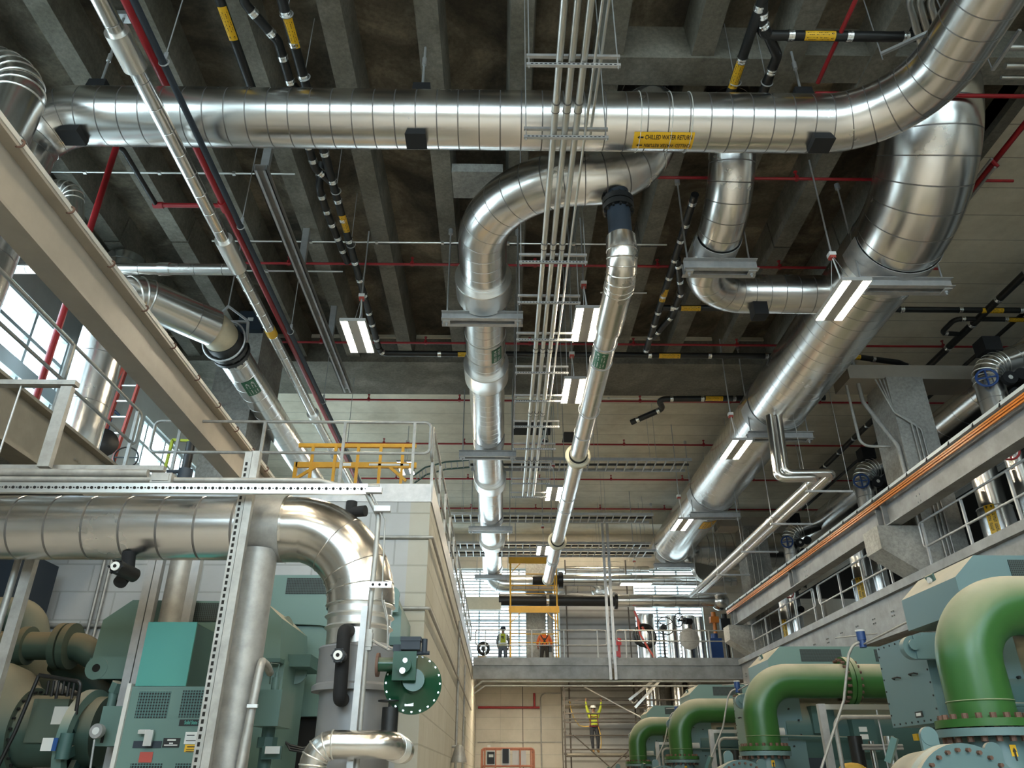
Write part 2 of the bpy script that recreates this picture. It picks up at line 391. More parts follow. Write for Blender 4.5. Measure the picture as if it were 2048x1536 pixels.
def wrap_label(p0, axis, up, r, w, h, rows, size, mi_plate=0, mi_text=1, th=.004):
    """a label bent round a pipe: p0 on the axis, axis = reading direction along or round the pipe, 'up' points to the outside at the label's middle.
    w along axis, h round the pipe; rows = list of (text, y offset round, x offset)"""
    ax = V(axis).normalized(); u = V(up).normalized(); t = u.cross(ax).normalized() * 1
    def fn(x, y, z):
        a = y/r; return V(p0)+ax*x+(u*math.cos(a)+t*math.sin(a))*(r+th+z)
    mb = MB(); n = 10; vs = []; fs = []
    for i in range(n+1):
        for x in (-w/2, w/2):
            for z in (-th*.8, 0): vs.append(fn(x, -h/2+h*i/n, z))
    for i in range(n):
        o = i*4; fs += [(o+1, o+3, o+7, o+5), (o, o+4, o+6, o+2), (o, o+1, o+5, o+4), (o+2, o+6, o+7, o+3)]
    fs += [(0, 2, 3, 1), (n*4, n*4+1, n*4+3, n*4+2)]
    mb.add(vs, fs, mi_plate)
    for (tx, yo, xo) in rows:
        if tx[0] == '#':                                     # lettering too small to read: a row of letter-like strokes
            n = sum(int(c) for c in tx[1:])+len(tx)-2; lw = min(size*.62, w*.8/n); rg = random.Random(len(tx)*7+n); x = xo-n*lw/2
            for c in tx[1:]:
                for _ in range(int(c)):
                    bars = [(x, -.4, x+lw*.22, .4), (x, *(((.22, x+lw*.75, .4) if rg.random() < .6 else (-.4, x+lw*.75, -.22))))]
                    if rg.random() < .5: bars.append((x+lw*.53, -.4, x+lw*.75, .4))
                    for (xa, ya, xb, yb) in bars:
                        mb.add([fn(xa, yo+ya*size, .001), fn(xb, yo+ya*size, .001), fn(xb, yo+yb*size, .001), fn(xa, yo+yb*size, .001)], [(0, 1, 2, 3)], mi_text)
                    x += lw
                x += lw
            continue
        if tx[0] == '>':                                     # a pair of flow arrows at the end of the label
            for yy in (yo, -yo):
                mb.add([fn(xo+px*size, yy+py*size, .001) for (px, py) in ((.5, 0), (0, .45), (0, .18), (-.4, .18), (-.4, -.18), (0, -.18), (0, -.45))], [(0, 1, 2, 3, 4, 5, 6)], mi_text)
            continue
        k = min(1.0, w*.84/(len(tx)*size*.62))
        merge(mb, text_mb(tx, size, lambda x, y, z: fn(x*k+xo, y+yo, max(z, 0)+.002), mi=mi_text, bold=size*.012))
    return mb
ORD = ['first', 'second', 'third', 'fourth', 'fifth', 'sixth', 'seventh', 'eighth', 'ninth', 'tenth', 'eleventh', 'twelfth', 'thirteenth', 'fourteenth', 'fifteenth', 'sixteenth', 'seventeenth', 'eighteenth', 'nineteenth', 'twentieth']
# ================================================================ the setting
XL, XR, YB, YF, ZT = -9.4, 15.5, -9.0, 37.0, 12.7
struct('floor', MB().box((XL-.3, YB-.3, -.2), (XR+.3, YF+.3, 0)), 'floor')
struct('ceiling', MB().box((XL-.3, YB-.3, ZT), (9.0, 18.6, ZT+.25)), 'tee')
# the dark slab has a long opening-free underside; cream planks beyond the girder and over the side bay
mb = MB().box((XL-.3, 20.5, 12.35), (XR+.3, YF+.3, 12.6)); mb.box((9.0, YB-.3, 12.35), (XR+.3, 20.5, 12.6)); mb.box((9.0, YB-.3, 12.6), (9.1, 18.6, 12.95)); mb.box((XL-.3, 18.5, 12.6), (9.1, 20.6, 12.95))
struct('ceiling_deck', mb, 'deck')
sx = [-1.2+1.47*k for k in range(-5, 7)]
for i, x in enumerate(sx):
    mb = MB(); w0, w1 = .18, .24
    for (y0, y1) in ((YB, 13.45), (13.5, 18.6)):
        poly = [(x-w0, y0, 12.0), (x+w0, y0, 12.0), (x+w1, y0, ZT+.02), (x-w1, y0, ZT+.02)]
        mb.prism(poly, (0, y1-y0, 0))
    struct('trim_%d' % (i+1), mb, 'stem')
struct('trim_30', MB().box((XL, 18.55, 11.85), (9.1, 20.55, ZT)), 'stem')                      # concrete girder across the hall
struct('trim_31', MB().box((1.55, 8.5, 11.95), (4.35, 9.05, ZT)).box((4.4, 8.5, 12.05), (8.9, 9.05, ZT)), 'stem')
struct('trim_32', MB().box((9.0, YB, 12.2), (9.22, 18.6, 12.9)), 'stem')
struct('trim_33', MB().box((XL, 33.3, 11.75), (XR, 33.95, 12.4)), 'deck')
struct('trim_34', MB().box((-1.0, 11.1, 11.9), (-.02, 11.85, 12.1)), 'column')
struct('wall_right', MB().box((XR, YB, 0), (XR+.3, YF, 12.5)), 'wall')
# left wall with two window openings: boxes round them
def wall_with_holes(name, axis, c0, c1, lo, hi, z0, z1, holes, mat):
    "axis 'x': wall plane at x in c0..c1 running along y from lo to hi; holes (a0, a1, zb, zt)"
    mb = MB(); a = lo
    def bx(p, q, zb, zt):
        if q-p < 1e-4 or zt-zb < 1e-4: return
        mb.box((c0, p, zb), (c1, q, zt)) if axis == 'x' else mb.box((p, c0, zb), (q, c1, zt))
    for (h0, h1, zb, zt) in sorted(holes):
        bx(a, h0, z0, z1); bx(h0, h1, z0, zb); bx(h0, h1, zt, z1); a = h1
    bx(a, hi, z0, z1)
    return struct(name, mb, mat)
LW = [(-7.0, 3.6, 6.0, 10.1), (4.6, 14.55, 6.0, 10.1), (17.6, 27.2, 6.0, 10.1)]  # opening beside the viewer is out of view, added for daylight
wall_with_holes('wall_left', 'x', XL-.3, XL, YB, YF, 0, 12.9, LW, 'wall')
FWIN = [(-8.6, 2.75, 5.7, 10.65), (2.75, 6.35, 10.0, 10.65), (6.35, 9.6, 5.7, 10.65)]
wall_with_holes('wall_far', 'y', YF, YF+.3, XL, XR, 0, 12.7, FWIN, 'farpanel')
BW = [(-8.0, 3.0, 5.2, 10.5), (5.0, 15.0, 5.2, 10.5)]  # assumed windows behind the viewer, added for daylight and pipe reflections
wall_with_holes('wall_back', 'y', YB-.3, YB, XL-.3, XR+.3, 0, 12.9, BW, 'wall')
def win(n, axis, c, a0, a1, zb, zt, step, bars, thick=(), slats=0):
    def bx(mb, p, q, za, zc, d0, d1):
        mb.box((c+d0, p, za), (c+d1, q, zc)) if axis == 'x' else mb.box((p, c+d0, za), (q, c+d1, zc))
    root = thing('window_%d' % n, (c, (a0+a1)/2, zb) if axis == 'x' else ((a0+a1)/2, c, zb), None, None, kind='structure')
    mb = MB(); k = max(1, round((a1-a0)/step)); w = (a1-a0)/k
    for i in range(k+1):
        p = a0+w*i; bx(mb, max(a0, p-.04), min(a1, p+.04), zb, zt, -.06, .06)
    for z in [zb+.04, zt-.04]+list(bars): bx(mb, a0, a1, z-.04, z+.04, -.055, .055)
    for (z0, z1) in thick: bx(mb, a0, a1, z0, z1, -.12, .12)
    f = part('window_frame', mb, 'winframe', root); f['kind'] = 'structure'
    g = MB(); bx(g, a0+.01, a1-.01, zb+.01, zt-.01, -.008, .0); gg = part('window_glass', g, 'glass', root); gg['kind'] = 'structure'
    if slats:
        mb = MB(); z = zb+.1
        while z < zt-.05:
            bx(mb, a0+.05, a1-.05, z, z+.05, -.17, -.1); z += slats
        q = part('louvre_slats', mb, 'blind', root); q['kind'] = 'structure'
for i, (a0, a1, zb, zt) in enumerate(LW): win(i+1, 'x', XL-.15, a0, a1, zb, zt, 1.24, (9.45, 7.75, 6.9), ((8.55, 8.85),))
for i, (a0, a1, zb, zt) in enumerate(FWIN): win(i+4, 'y', YF+.22, a0, a1, zb, zt, .95, (8.2,) if i != 1 else (), (), .15)
for i, (a0, a1, zb, zt) in enumerate(BW): win(i+7, 'y', YB-.15, a0, a1, zb, zt, 1.5, (8.5, 6.8))
# grey ribbed siding round the roll-up bay on the far wall
struct('wall_far_siding', MB().box((2.78, YF-.06, 0), (6.3, YF-.002, 9.95)), 'siding')
mb = MB()
for x in (1.0, 2.74): mb.box((x-.012, YF-.012, 0), (x+.012, YF-.001, 5.3))
struct('trim_35', mb, 'dark')
# columns of the right-hand colonnade with their crane corbels
def column(n, y0, x0=9.45, x1=10.35, yd=1.1):
    mb = MB().box((x0, y0, 0), (x1, y0+yd, 10.4))
    mb.prism([(x0+.01, y0+.05, 6.64), (8.42, y0+.05, 6.64), (8.42, y0+.05, 6.12), (x0+.01, y0+.05, 5.42)], (0, .75, 0))
    struct('column_%d' % n, mb, 'column')
for i, y in enumerate((4.0, 16.5, 29.0)):
    column(i+1, y); struct('trim_%d' % (41+i), MB().box((8.6, y+.1, 10.4), (XR, y+1.0, 10.78)), 'cream')
struct('column_4', MB().box((-7.05, 16.6, 0), (-6.05, 18.5, 11.85)), 'column')
struct('column_5', MB().box((-7.05, 0.0, 0), (-6.25, 1.2, 12.0)), 'column')
struct('column_6', MB().box((-9.35, 14.7, 0), (-8.9, 17.4, 12.2)), 'wall')
# ---------------------------------------------------------------- block building on the left with the mezzanine on top
BX, BY, BZ = -1.1, 11.3, 5.65
mb = MB().box((XL, BY, 0), (BX-.3, BY+.3, BZ-.25)); struct('wall_block_front', mb, 'block')
mb = MB(); win_y = 25.6
mb.box((BX-.3, BY, 0), (BX, 24.7, BZ-.25)); mb.box((BX-.3, 24.7, 3.3), (BX, 26.4, BZ-.25)); mb.box((BX-.3, 26.4, 0), (BX, 36.9, BZ-.25)); mb.box((BX-.3, 24.7, 0), (BX-.22, 26.4, 3.3))
struct('wall_block_side', mb, 'blockside')
struct('floor_mezzanine', MB().box((XL, BY+.05, BZ-.25), (BX-.02, 37.0, BZ)), 'column')
struct('trim_37', MB().box((-5.75, BY-.02, BZ-.27), (BX+.01, BY+.045, BZ+.02)).box((BX-.02, BY+.05, BZ-.26), (BX+.02, 30.4, BZ+.1)), 'galv')
struct('floor_gallery', MB().box((XL, YB, BZ-.22), (-5.75, BY+.04, BZ-.02)), 'column')
# tan edge beam under the gallery
mb = MB(); bx = -5.7
mb.box((bx-.16, YB, BZ-.06), (bx+.14, BY-.03, BZ-.02)); mb.box((bx-.02, YB, 5.0), (bx+.02, BY-.03, BZ-.06)); mb.box((bx-.16, YB, 4.94), (bx+.14, BY-.03, 4.99))
for y in (7.2, 9.6):
    for dz in (5.2, 5.36): mb.bolts((bx+.03, y, dz), (1, 0, 0), .06, 2, .018, .04)
struct('trim_38', mb, 'tan')
# ---------------------------------------------------------------- far platform and right gallery
struct('floor_platform', MB().box((BX+.05, 30.9, 5.33), (9.4, 36.9, 5.5)), 'column')
mb = MB()
for (x0, x1) in ((BX+.05, 4.25), (4.4, 9.4)):
    mb.box((x0, 30.72, 5.5), (x1, 30.74, 5.70)).box((x0, 30.72, 5.42), (x1, 30.92, 5.5)); mb.box((x0, 30.8, 4.98), (x1, 30.84, 5.42)); mb.box((x0, 30.72, 4.93), (x1, 30.92, 4.98))
struct('trim_39', mb, 'galvdim')
struct('floor_gallery_right', MB().box((9.3, YB, 5.36), (XR, YF, 5.5)), 'column')
mb = MB().box((9.1, YB, 5.44), (9.32, 30.7, 5.62)); mb.box((9.2, YB, 4.6), (9.24, 30.7, 5.44)); mb.box((9.1, YB, 4.55), (9.32, 30.7, 4.6))
for y in range(0, 12):
    for dy in (0, .9):
        for k in range(4): mb.cyl((9.17, 7.2+y*2+dy*1.1+(k % 2)*.1, 4.98+(k//2)*.1), (9.2, 7.2+y*2+dy*1.1+(k % 2)*.1, 4.98+(k//2)*.1), .018, 6)
struct('trim_40', mb, 'galvdim')
# ================================================================ daylight
w = bpy.data.worlds.new('daylight'); S.world = w; w.use_nodes = True
wn = w.node_tree; bg = wn.nodes['Background']
tc = N(wn, 'ShaderNodeTexCoord'); sxyz = N(wn, 'ShaderNodeSeparateXYZ'); wn.links.new(tc.outputs['Generated'], sxyz.inputs[0])
r = ramp(wn, [(.40, (.42, .50, .52)), (.5, (.80, .92, 1.0)), (.8, (.62, .84, 1.0))])
mr = N(wn, 'ShaderNodeMapRange'); mr.inputs['From Min'].default_value = -1; wn.links.new(sxyz.outputs['Z'], mr.inputs['Value'])
wn.links.new(mr.outputs[0], r.inputs['Fac']); wn.links.new(r.outputs['Color'], bg.inputs['Color']); bg.inputs['Strength'].default_value = 7.0
def portal(name, loc, rot, sx_, sy_):
    l = bpy.data.lights.new(name, 'AREA'); l.shape = 'RECTANGLE'; l.size = sx_; l.size_y = sy_; l.cycles.is_portal = True
    o = bpy.data.objects.new(name, l); o.location = loc; o.rotation_euler = rot; COL.objects.link(o)
for (a0, a1, zb, zt) in LW: portal('window_portal', (XL-.32, (a0+a1)/2, (zb+zt)/2), (0, -PI/2, 0), zt-zb, a1-a0)
for (a0, a1, zb, zt) in FWIN: portal('window_portal', ((a0+a1)/2, YF+.4, (zb+zt)/2), (-PI/2, 0, 0), a1-a0, zt-zb)
for (a0, a1, zb, zt) in BW: portal('window_portal', ((a0+a1)/2, YB-.32, (zb+zt)/2), (PI/2, 0, 0), a1-a0, zt-zb)
# ================================================================ LED high-bay lamps, hung in rows
def lamp_fixture(x, y, z, label, top=12.0, turn=False, box=True):
    t = thing('high_bay_lamp', (x, y, z), label, 'lamp', 'LED high-bay lamps')
    L, W = (.62, .25) if not turn else (.25, .62)
    mb = MB().box((x-W, y-L, z+.01), (x+W, y+L, z+.075)); mb.box((x-W*.4, y-L*.4, z+.075), (x+W*.4, y+L*.4, z+.12))
    part('housing', mb, 'lampbody', t)
    for s in (-1, 1):
        m2 = MB()
        if not turn: m2.box((x+s*.165-.066, y-L+.02, z+.0085), (x+s*.165+.066, y+L-.02, z+.012))
        else: m2.box((x-W*0+s*.0-.0-W*0-.24*0+(-.22 if True else 0), y+s*.12-.06, z-.004), (x+.22, y+s*.12+.06, z+.012)) if False else m2.box((x-.6, y+s*.12-.075, z+.0085), (x+.6, y+s*.12+.075, z+.012))
        part('lens', m2, 'lamp', t)
    zz = z+.95
    if box is None: return t
    mb = MB()
    for s in (-1, 1): mb.bar((x, y+s*.45, z+.08), (x, y+s*.02, zz), .008, .008)
    part('hanging_wire', mb, 'galv', t)
    part('cord', MB().tube([(x, y-.1, z+.12), (x+.02, y-.06, z+.5), (x, y, zz)], .012, 6), 'white', t)
    if box:
        part('junction_box', MB().box((x-.06, y-.06, zz), (x+.06, y+.06, zz+.07)).box((x-.05, y-.05, zz-.05), (x+.05, y+.05, zz), 1), ['white', 'redlite'], t)
    part('stem', MB().cyl((x, y, zz+.05), (x, y, top), .016, 8), 'galv', t)
    return t
lamp_fixture(-2.88, 13.05, 9.35, 'twin-strip lamp hanging in front of the black drain pipes, above the mezzanine')
for i, (y, tx) in enumerate(((12.54, 'level with the first middle channel hanger'), (15.37, 'just below the green label of the slim pipe'), (22.38, 'between the two beige collars of the slim pipe'), (28.96, 'in front of the yellow scaffold on the platform'))):
    lamp_fixture(1.6, y, 9.35, 'twin-strip lamp beside the slim long pipe, '+tx, 12.0 if y < 20 else 12.35)
for i, (y, tx) in enumerate(((10.81, 'where the J-shaped pipe joins it'), (17.44, 'by its second channel hanger'), (23.75, 'by its third channel hanger'))):
    lamp_fixture(5.78, y, 8.8, 'twin-strip lamp against the widest silver duct, '+tx, 12.0 if y < 20 else 12.35)
lamp_fixture(5.37, 30.6, 8.45, 'crosswise lamp below the silver pipes over the far platform', 12.35, True)
p = at(812, 938, y=24.0); lamp_fixture(p.x, p.y, p.z, 'twin-strip lamp glowing behind the yellow guard rail frame on the mezzanine', 12.35)
k = 0
for x, z in ((-2.9, 9.35), (1.6, 9.35), (5.78, 8.8)):
    for y in (-7.0, -3.6, -.2, 3.4):
        lamp_fixture(x, y, z, 'added high-bay lamp, unseen, in rows carried on behind the viewer for light')  # assumed rows out of view, added to light what faces the viewer
for x, y in ((12.6, -4.0), (12.6, 2.5)): lamp_fixture(x, y, 8.6, 'added lamp over the gallery, out of view, to brighten the hall', 12.3)  # added out of view for light; the visible gallery has no such lamps
for x, tx in ((.9, 'nearer the block building'), (4.6, 'nearer the widest duct')): lamp_fixture(x, 34.55, 12.22, 'added lamp hidden in the bay behind the cream cross beam, '+tx, 12.3, True, None)  # unseen lamps added behind the beam to brighten this bay
for x in (.3, 2.6, 7.6): lamp_fixture(x, 32.3, 5.16, 'assumed lamp added under the far platform, hidden by its edge beam', 5.32, True, None)  # assumed lamps, added out of sight to brighten the far wall below
# ================================================================ overhead pipework
JK = ['jacket', 'seam']
def crinkles(mb, path, r, s0, s1, step, amp, n=28, mi=0):
    "raised folds of a gored elbow jacket"
    path = [V(p) for p in path]; L = [0]
    for i in range(1, len(path)): L.append(L[-1]+(path[i]-path[i-1]).length)
    a = s0
    while a < s1:
        for i in range(1, len(path)):
            if L[i] >= a: break
        f = (a-L[i-1])/(L[i]-L[i-1]); p = path[i-1].lerp(path[i], f)
        mb.torus(p, path[i]-path[i-1], r, amp, n, 6, mi); a += step
    return mb
def plen(path):
    return sum((V(path[i])-V(path[i-1])).length for i in range(1, len(path)))
# ---- chilled water return main across the hall
t = thing('insulated_pipe', (0, 8.3, 9.9), 'thick silver jacketed pipe running straight across the hall, with a yellow CHILLED WATER RETURN label', 'pipe')
pa = fillet([(-6.95, 8.3, 5.7), (-6.95, 8.3, 10.31), (6.05, 8.3, 10.31), (6.05, 1.5, 10.31)], [.75, 1.35], 16)
part('jacket', MB().tube(pa, .43, 48, seam=.305, sw=.014, sd=.006, first=.2), JK, t)
L2 = wrap_label((2.33, 8.3, 10.31), (1, 0, 0), (0, -.10, -.995), .432, .88, .30, [('CHILLED WATER RETURN', .07, .07)], .098); r_ = .432
def lab(x, y, z=0.0, u=V((0, -.10, -.995))):
    a = y/r_; tt = u.cross(V((1, 0, 0))); return V((2.33+x, 8.3, 10.31)) + (u*math.cos(a)+tt*math.sin(a))*(r_+.007+max(z, 0))
# the second line reads the other way up; arrows in front of both lines
merge(L2, text_mb('CHILLED WATER RETURN', .098, lambda x, y, z: lab(.07-x*.60, -.07-y, z), mi=1, bold=.001))
for yy in (.07, -.07):
    L2.add([lab(*q) for q in ((-.39, yy), (-.345, yy-.035), (-.345, yy-.013), (-.30, yy-.013), (-.30, yy+.013), (-.345, yy+.013), (-.345, yy+.035))], [(0, 1, 2, 3, 4, 5, 6)], 1)
part('label', L2, ['label', 'ink'], t, 'yellow label reading CHILLED WATER RETURN with black arrows')
for x in (1.98, 2.43, 2.72):
    part('cable_tie', MB().torus((x, 8.3, 10.31), (1, 0, 0), .436, .006, 40, 6), 'whitedim', t)
for x in (-6.22, -1.27, 4.62):
    b = MB(); b.prism([(x-.13, 8.10, 9.93), (x+.13, 8.10, 9.93), (x+.15, 8.04, 9.76), (x-.15, 8.04, 9.76)], (0, .3, 0))
    part('support_block', b, 'foam', t, 'black foam support block under the pipe')
    b = MB(); b.prism([(x-.16, 8.25, 10.64), (x+.16, 8.25, 10.64), (x+.13, 8.3, 11.1), (x-.13, 8.3, 11.1)], (0, .3, 0))
    part('support_block', b, 'foam', t, 'black foam support block on top of the pipe')
    part('hanger_rod', MB().cyl((x, 8.4, 10.95), (x, 8.4, 12.68), .02, 10).cyl((x, 8.4, 11.6), (x, 8.4, 11.75), .035, 10).box((x-.09, 8.31, 12.6), (x+.09, 8.49, 12.69)), 'galv', t)
spl = MB()
for i, (x, dz) in enumerate(((5.05, .0), (5.17, .03), (5.28, .02), (5.38, .03), (5.5, .06))):
    a = -.95+.06*i; p = V((x, 8.3-.434*math.cos(a)-.02*max(0, i-1), 10.31+.434*math.sin(a))); spl.ball(p, .016, 8, 0, (.8, .6, 1.8)); spl.ball(p-V((0, .004, .03)), .02, 8, 0, (.9, .5, .7))
part('sealant_drip', spl, 'beige', t)
# ---- second, elbowed duct dropping behind the crane beam on the left
t = thing('insulated_pipe', (-7.3, 7.2, 5.7), 'silver pipe with a crinkled elbow in the top corner beside the crossing pipe', 'pipe')
pa = fillet([(-6.42, 7.3, 5.68), (-6.42, 7.3, 10.12), (-9.3, 7.3, 10.12)], [.62], 16)
part('jacket', MB().tube(pa, .31, 36, seam=.9, sw=.012, sd=.004), JK, t)
part('crinkled_elbow', crinkles(MB(), pa, .31, 3.85, 4.85, .12, .014), 'alu', t)
q = at(152, 405, y=10.4); t = thing('insulated_pipe', q, 'short slim silver pipe with a crinkled bend just above the crane beam', 'pipe')
pa = fillet([(q.x-1.6, 10.4, q.z+.28), (q.x-.12, 10.4, q.z+.28), (q.x+.05, 10.5, q.z-.55)], [.22], 10)
part('jacket', MB().tube(pa, .17, 26), 'jacket', t); part('crinkled_elbow', crinkles(MB(), pa, .17, 1.2, 1.7, .09, .01), 'alu', t); part('end_cap', MB().cyl(pa[-1], pa[-1]+V((.02, 0, -.06)), .175, 22), 'beige', t)
# ---- thick pipe from the roof, round an elbow and down the middle of the hall
t = thing('insulated_pipe', (-.4, 20, 9.85), 'thick silver pipe sweeping round an elbow and running down the middle of the hall', 'pipe')
pa = fillet([(2.5, 9.5, 12.72), (2.5, 9.5, 10.3), (-.38, 9.5, 10.3), (-.42, 35.2, 10.3)], [1.15, 1.75], 18)
part('jacket', MB().tube(pa, .445, 48, seam=.30, sw=.012, sd=.006), JK, t)
part('roof_collar', MB().torus((2.5, 9.5, 12.66), (0, 0, 1), .56, .03, 36, 8).cyl((2.5, 9.5, 12.62), (2.5, 9.5, 12.69), .62, 36), ['dark'], t)
for (y0, y1, r1) in ((12.25, 12.85, .55), (15.75, 16.45, .53), (23.2, 23.9, .53), (30.4, 31.1, .53)):
    part('sleeve', MB().lathe((-.39, y0, 10.3), (0, 1, 0), [(-.0, .44), (0, r1), (.02, r1+.01), (.04, r1), (y1-y0, r1), (y1-y0, .44)], 40), 'alu', t, 'wider bright sleeve round the pipe')
part('label', wrap_label((-.385, 14.75, 10.3), (0, 1, 0), (.58, 0, -.81), .447, .55, .26, [('#43', .05, .06), ('#34', -.05, .06), ('>', .05, -.20)], .085*.9), ['greenlab', 'white'], t, 'green label with white lettering')
for y in (14.35, 15.15): part('cable_tie', MB().torus((-.385, y, 10.3), (0, 1, 0), .45, .006, 40, 6), 'whitedim', t)
p2 = fillet([(-.42, 35.0, 10.3), (-.42, 36.0, 10.3)], 0)
pa = fillet([(-.42, 35.15, 10.3), (-.42, 35.6, 10.3), (-.42, 35.62, 9.0)], [.3], 8)
part('jacket', MB().tube(fillet([(-.42, 35.1, 10.3), (-.42, 35.75, 10.3), (-.42, 35.75, 9.6), (4.6, 35.75, 9.6), (4.6, 35.75, 9.1)], [.55, .6, .5], 12), .40, 36, seam=.6, sw=.012, sd=.006), JK, t)
def channel_hanger(x0, x1, y, zt, hh, top, label, px=None, pr=None, pz=None, both=True, dep=.10, grp='channel hangers for the big overhead pipes'):
    t = thing('pipe_hanger', ((x0+x1)/2, y, zt-hh), label, 'hanger', grp)
    mb = MB()
    for s in ((-1, 1) if both else (-1,)):
        yy = y+s*.06
        mb.box((x0, yy-.006, zt-hh), (x1, yy+.006, zt)); mb.box((x0, min(yy, yy+s*dep), zt-.012), (x1, max(yy, yy+s*dep), zt)); mb.box((x0, min(yy, yy+s*dep), zt-hh), (x1, max(yy, yy+s*dep), zt-hh+.012))
    part('channel', mb, 'galv', t)
    for x in (x0+.1, x1-.1):
        part('hanger_rod', MB().cyl((x, y, zt-hh-.09), (x, y, top), .017, 8).cyl((x, y, top-.14), (x, y, top-.02), .05, 10), 'galv', t)
        nb = MB().box((x-.07, y-.09, zt-hh-.015), (x+.07, y+.09, zt-hh)); nb.cyl((x, y, zt-hh-.05), (x, y, zt-hh-.015), .03, 6); part('nut', nb, 'galv', t)
    if pr:
        mb = MB(); n = 14; vs = []; fs = []
        for i in range(n+1):
            a = PI+PI*i/n; 
            for (r, yy) in ((pr, y-.28), (pr+.012, y-.28), (pr+.012, y+.28), (pr, y+.28)): vs.append((px+r*math.cos(a), yy, pz+r*math.sin(a)))
        for i in range(n):
            o = i*4; fs += [(o+j, o+(j+1) % 4, o+4+(j+1) % 4, o+4+j) for j in range(4)]
        mb.add(vs, fs+[(0, 3, 2, 1), (n*4, n*4+1, n*4+2, n*4+3)], 0, True); part('saddle', mb, 'galv', t)
    return t
for i, y in enumerate((12.94, 20.18, 27.5, 35.0)):
    channel_hanger(-1.22, .40, y, 9.84, .18, 12.0 if y < 18 else 12.36, ORD[i]+' channel hanger under the thick middle pipe, counted from the big elbow', -.39, .447, 10.3)
# ---- slim pipe beside it
t = thing('insulated_pipe', (1.83, 18, 8.28), 'slim silver pipe with two beige collars, dropping from the thick elbow pipe', 'pipe')
part('drop', MB().cyl((1.83, 9.5, 9.05), (1.83, 9.5, 10.05), .185, 28), 'navy', t, 'bare dark steel drop below the flange')
part('flange', MB().cyl((1.83, 9.5, 9.62), (1.83, 9.5, 9.72), .25, 28).cyl((1.83, 9.5, 9.74), (1.83, 9.5, 9.84), .25, 28).bolts((1.83, 9.5, 9.73), (0, 0, 1), .215, 12, .02, .3), 'iron', t, 'black bolted flange')
pa = fillet([(1.83, 9.5, 9.08), (1.83, 9.5, 8.5), (1.83, 11.2, 8.5)], [.42], 12)
part('crinkled_elbow', crinkles(MB().tube(pa, .235, 30), pa, .233, .25, 1.0, .11, .012), 'jacket2', t)
part('jacket', MB().tube([(1.83, 10.4, 8.5), (1.83, 29.9, 8.5)], .205, 32, seam=.55, sw=.010, sd=.004), JK, t)
part('end_cap', MB().lathe((1.83, 29.85, 8.5), (0, 1, 0), [(0, .21), (.02, .225), (.22, .225), (.3, .19), (.33, .02)], 28), 'beige', t)
for y in (17.1, 24.5):
    part('collar', MB().torus((1.83, y, 8.5), (0, 1, 0), .265, .05, 32, 10).cyl((1.83, y-.05, 8.5), (1.83, y+.3, 8.5), .24, 28), 'beige', t, 'beige ring collar')
    part('gasket', MB().cyl((1.83, y-.08, 8.5), (1.83, y+.02, 8.5), .225, 28), 'foam', t)
part('label', wrap_label((1.83, 12.05, 8.5), (0, 1, 0), (-.35, 0, -.94), .207, .55, .26, [('#43', .055, .06), ('#34', -.055, .06), ('>', .055, -.20)], .085*.9), ['greenlab', 'white'], t, 'green label with white lettering')
for y in (11.7, 12.4, 15.7, 20.0, 26.8): part('clamp_ring', MB().torus((1.83, y, 8.5), (0, 1, 0), .211, .008, 32, 6), 'galv', t)
for i, y in enumerate((14.5, 21.0, 27.0)):
    h = thing('pipe_hanger', (1.83, y, 8.27), ORD[i]+' thin ring hanger on the slim pipe with beige collars, counted from the elbow', 'hanger', 'ring hangers on the slim pipe')
    part('ring', MB().torus((1.83, y, 8.5), (0, 1, 0), .222, .010, 28, 6), 'galv', h); part('hanger_rod', MB().cyl((1.83, y, 8.72), (1.83, y, 12.0 if y < 18 else 12.36), .010, 8), 'galv', h)
# ---- the widest duct on the right
t = thing('insulated_duct', (7.3, 20, 9.67), 'widest silver duct, curving down from the roof and running down the right side', 'duct')
pa = fillet([(7.3, 9.2, 12.72), (7.3, 9.2, 10.47), (7.3, 33.0, 10.47), (14.0, 33.0, 10.47)], [2.1, 1.3], 22)
part('jacket', MB().tube(pa, .80, 64, seam=.36, sw=.014, sd=.007, first=.3), JK, t)
part('roof_collar', MB().cyl((7.3, 9.2, 12.6), (7.3, 9.2, 12.69), .95, 40), 'dark', t)
part('patch_sheet', MB().lathe((7.3, 11.35, 10.47), (0, 1, 0), [(0, .80), (0, .812), (.62, .812), (.62, .80)], 56), 'alu', t)
for y in (18.1, 24.9, 31.8): part('patch_sheet', MB().lathe((7.3, y, 10.47), (0, 1, 0), [(0, .80), (0, .815), (.5, .815), (.5, .80)], 56), 'jacket', t)
part('label', wrap_label((7.3, 26.6, 10.47), (0, 1, 0), (.15, 0, -.98), .806, .8, .5, [('#57', .1, 0), ('#65', -.1, 0)], .12), ['label', 'ink'], t)
for i, y in enumerate((11.44, 18.35, 25.15, 32.1)):
    channel_hanger(6.45, 8.16, y, 9.67, .19, 12.35 if y > 18 else 12.0, ORD[i]+' channel hanger under the widest duct, counted from its big bend', 7.3, .815, 10.47)
